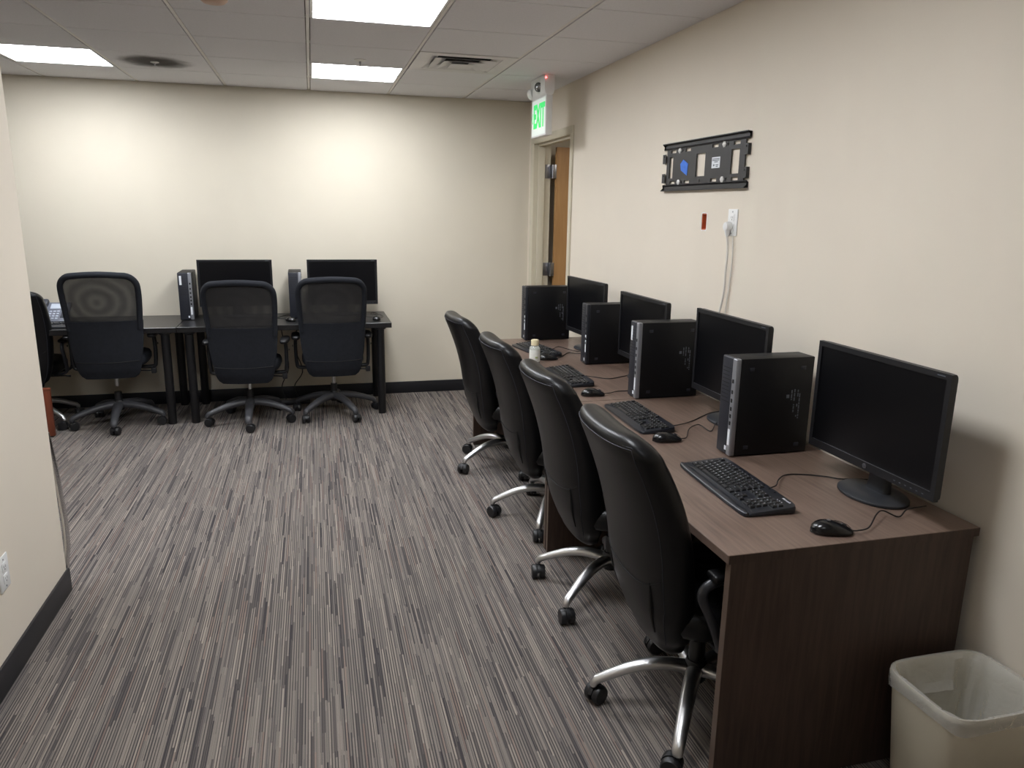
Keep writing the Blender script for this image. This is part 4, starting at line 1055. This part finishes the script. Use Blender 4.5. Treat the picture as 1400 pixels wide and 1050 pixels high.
# ------------------------------------------------------------------ LEFT: low cherry cabinet, bowed chrome strip
cb = thing('low_wood_panel', 'low upright cherry wood panel whose end shows behind the partition edge', 'wood panel', (-2.05, 5.72, 0))
bm = NB(); box(bm, (-0.20, 0.0, 0.010), (0.228, 0.012, 0.340), 0.001); obj('front_panel', bm, 'cherry', cb)
for x in (-0.20, 0.209):
    bm = NB(); box(bm, (x, 0.012, 0.010), (x+0.019, 0.024, 0.340), 0.001); obj('side_panel', bm, 'cherry', cb)
bm = NB(); box(bm, (-0.202, -0.003, 0.340), (0.231, 0.026, 0.356), 0.004); obj('top_panel', bm, 'cherry', cb)
bm = NB(); box(bm, (-0.19, 0.004, 0.0), (0.215, 0.020, 0.010)); obj('plinth', bm, 'base', cb, smooth=0)

bm = NB()
pts = catmull([(LX-0.018, LY+0.026, 0.700), (LX-0.004, LY+0.026, 0.56), (LX+0.004, LY+0.026, 0.42), (LX+0.009, LY+0.026, 0.30), (LX+0.005, LY+0.026, 0.19), (LX-0.008, LY+0.028, 0.106), (LX-0.012, LY+0.028, 0.0)], 6)
tube(bm, pts, 0.013, 14)
tag(obj('chrome_guard', bm, 'chrome'), 'bowed chrome tube standing against the end of the left partition above the black base', 'corner guard')

# ------------------------------------------------------------------ WASTE BIN
wb = thing('waste_bin', 'beige rectangular waste bin with a clear bag at the near end of the walnut desk', 'waste bin', (1.672, 1.418, 0))
HX, HY, BH = 0.168, 0.138, 0.385
def bring(k, z, inset=0.0, n=5): return [Vector((x, y, z)) for x, y in selipse(n, HX*k-inset, HY*k-inset, 64)]
bm = NB()
loft(bm, [bring(0.76, 0.002), bring(0.78, 0.006), bring(0.955, BH-0.040), bring(0.962, BH-0.036), bring(0.985, BH-0.030), bring(0.99, BH-0.008), bring(0.985, BH-0.001), bring(0.965, BH), bring(0.945, BH-0.003), bring(0.93, BH-0.03), bring(0.75, 0.010)], cap=True)
bd = obj('bin_body', bm, 'bin', wb, smooth=50)
bm = NB(); loft(bm, [bring(0.985, BH-0.018), bring(1.0, BH-0.013), bring(1.003, BH-0.004), bring(0.985, BH+0.002), bring(0.965, BH+0.002), bring(0.95, BH-0.004)], cap=False)
e = bmesh.ops.contextual_create(bm, geom=[]) if False else None
obj('rim', bm, 'bin', wb, smooth=60)
bm = NB(); rings = []; NS = 120
prof = [(1.001, BH-0.040), (1.008, BH-0.020), (1.008, BH-0.004), (0.998, BH+0.004), (0.962, BH+0.003), (0.925, BH-0.012), (0.895, BH-0.035), (0.868, BH-0.065), (0.838, BH-0.095), (0.805, BH-0.125), (0.765, BH-0.155), (0.71, BH-0.182), (0.63, BH-0.205), (0.52, BH-0.222), (0.36, BH-0.235), (0.15, BH-0.242)]
for j, (k, z) in enumerate(prof):
    ring = []
    for i, (x, y) in enumerate(selipse(5, HX, HY, NS)):
        a = 2*PI*i/NS; p = Vector((x*k, y*k, z)); q = min(1.0, max(0.0, (j-3)/5))
        pleat = 0.5*math.sin(11*a+2.2*noise.noise(Vector((x*6, y*6, 1.7))))+0.8*noise.noise(Vector((x*26, y*26, z*5+3.0)))
        crum = noise.noise(Vector((p.x*16, p.y*16, p.z*16)))+0.6*noise.noise(Vector((p.x*38, p.y*38, p.z*38+5)))
        n2 = Vector((x, y, 0)).normalized()
        p -= n2*q*(0.020+0.009*pleat+0.013*crum)
        p.z += q*0.014*crum + (0.006*math.sin(4*a+1.0) if j == 0 else 0)
        ring.append(p)
    rings.append(ring)
R_ = [[bm.verts.new(p) for p in ring] for ring in rings]
for A, B in zip(R_, R_[1:]):
    for k in range(NS): bm.faces.new((A[k], A[(k+1) % NS], B[(k+1) % NS], B[k]))
bm.faces.new(R_[-1])
o = obj('bag', bm, 'liner', wb, smooth=28); o['label'] = 'clear crumpled bin bag'
bm = NB()
for y in (0.020, -0.012): lathe(bm, [(0.0022, -0.0005), (0.0022, 0.0006)], (-HX*0.898, y, 0.268), 8, 'X')
o = obj('speck', bm, 'scuff', wb); o['label'] = 'two dark specks'

# ------------------------------------------------------------------ corridor lamp beyond the door
t = thing('ceiling_light', 'ceiling lamp in the corridor beyond the open door', 'ceiling light', (2.75, 5.0, CZ-0.036), 0, 'corridor lamp')
bm = NB(); box(bm, (-0.3, -0.3, 0.0), (0.3, 0.3, 0.016)); 
M['lamp2'] = mat('corridor_diffuser', (0.9, 0.9, 0.9), 0.6, var=0.01, emit=(1.0, 0.95, 0.86), estr=3.0)
obj('diffuser', bm, 'lamp2', t, smooth=0)

# ------------------------------------------------------------------ CAMERA
yaw, pitch, roll, f = 0.2591, -0.2300, 0.0157, 1023.0
cy, sy = math.cos(yaw), math.sin(yaw)
fwd = Vector((sy*math.cos(pitch), cy*math.cos(pitch), math.sin(pitch)))
rt = Vector((cy, -sy, 0)); upv = rt.cross(fwd)
r2 = math.cos(roll)*rt+math.sin(roll)*upv; u2 = -math.sin(roll)*rt+math.cos(roll)*upv
cam = bpy.data.cameras.new('camera'); co = bpy.data.objects.new('camera', cam); COL.objects.link(co)
mw = Matrix((r2, u2, -fwd)).transposed().to_4x4(); mw.translation = Vector((0, 0, 1.6241)); co.matrix_world = mw
cam.sensor_fit = 'HORIZONTAL'; cam.sensor_width = 36.0; cam.lens = 36.0*f/1400.0; cam.clip_start = 0.05
SC.camera = co

# world: closed room, only a faint neutral ambience outside
w = bpy.data.worlds.new('world'); SC.world = w; w.use_nodes = True
w.node_tree.nodes['Background'].inputs[0].default_value = (0.5, 0.5, 0.5, 1); w.node_tree.nodes['Background'].inputs[1].default_value = 0.2
vs = SC.view_settings
vs.view_transform = 'Standard'; vs.look = 'None'; vs.gamma = 1.0; vs.use_curve_mapping = False
vs.exposure = 1.5
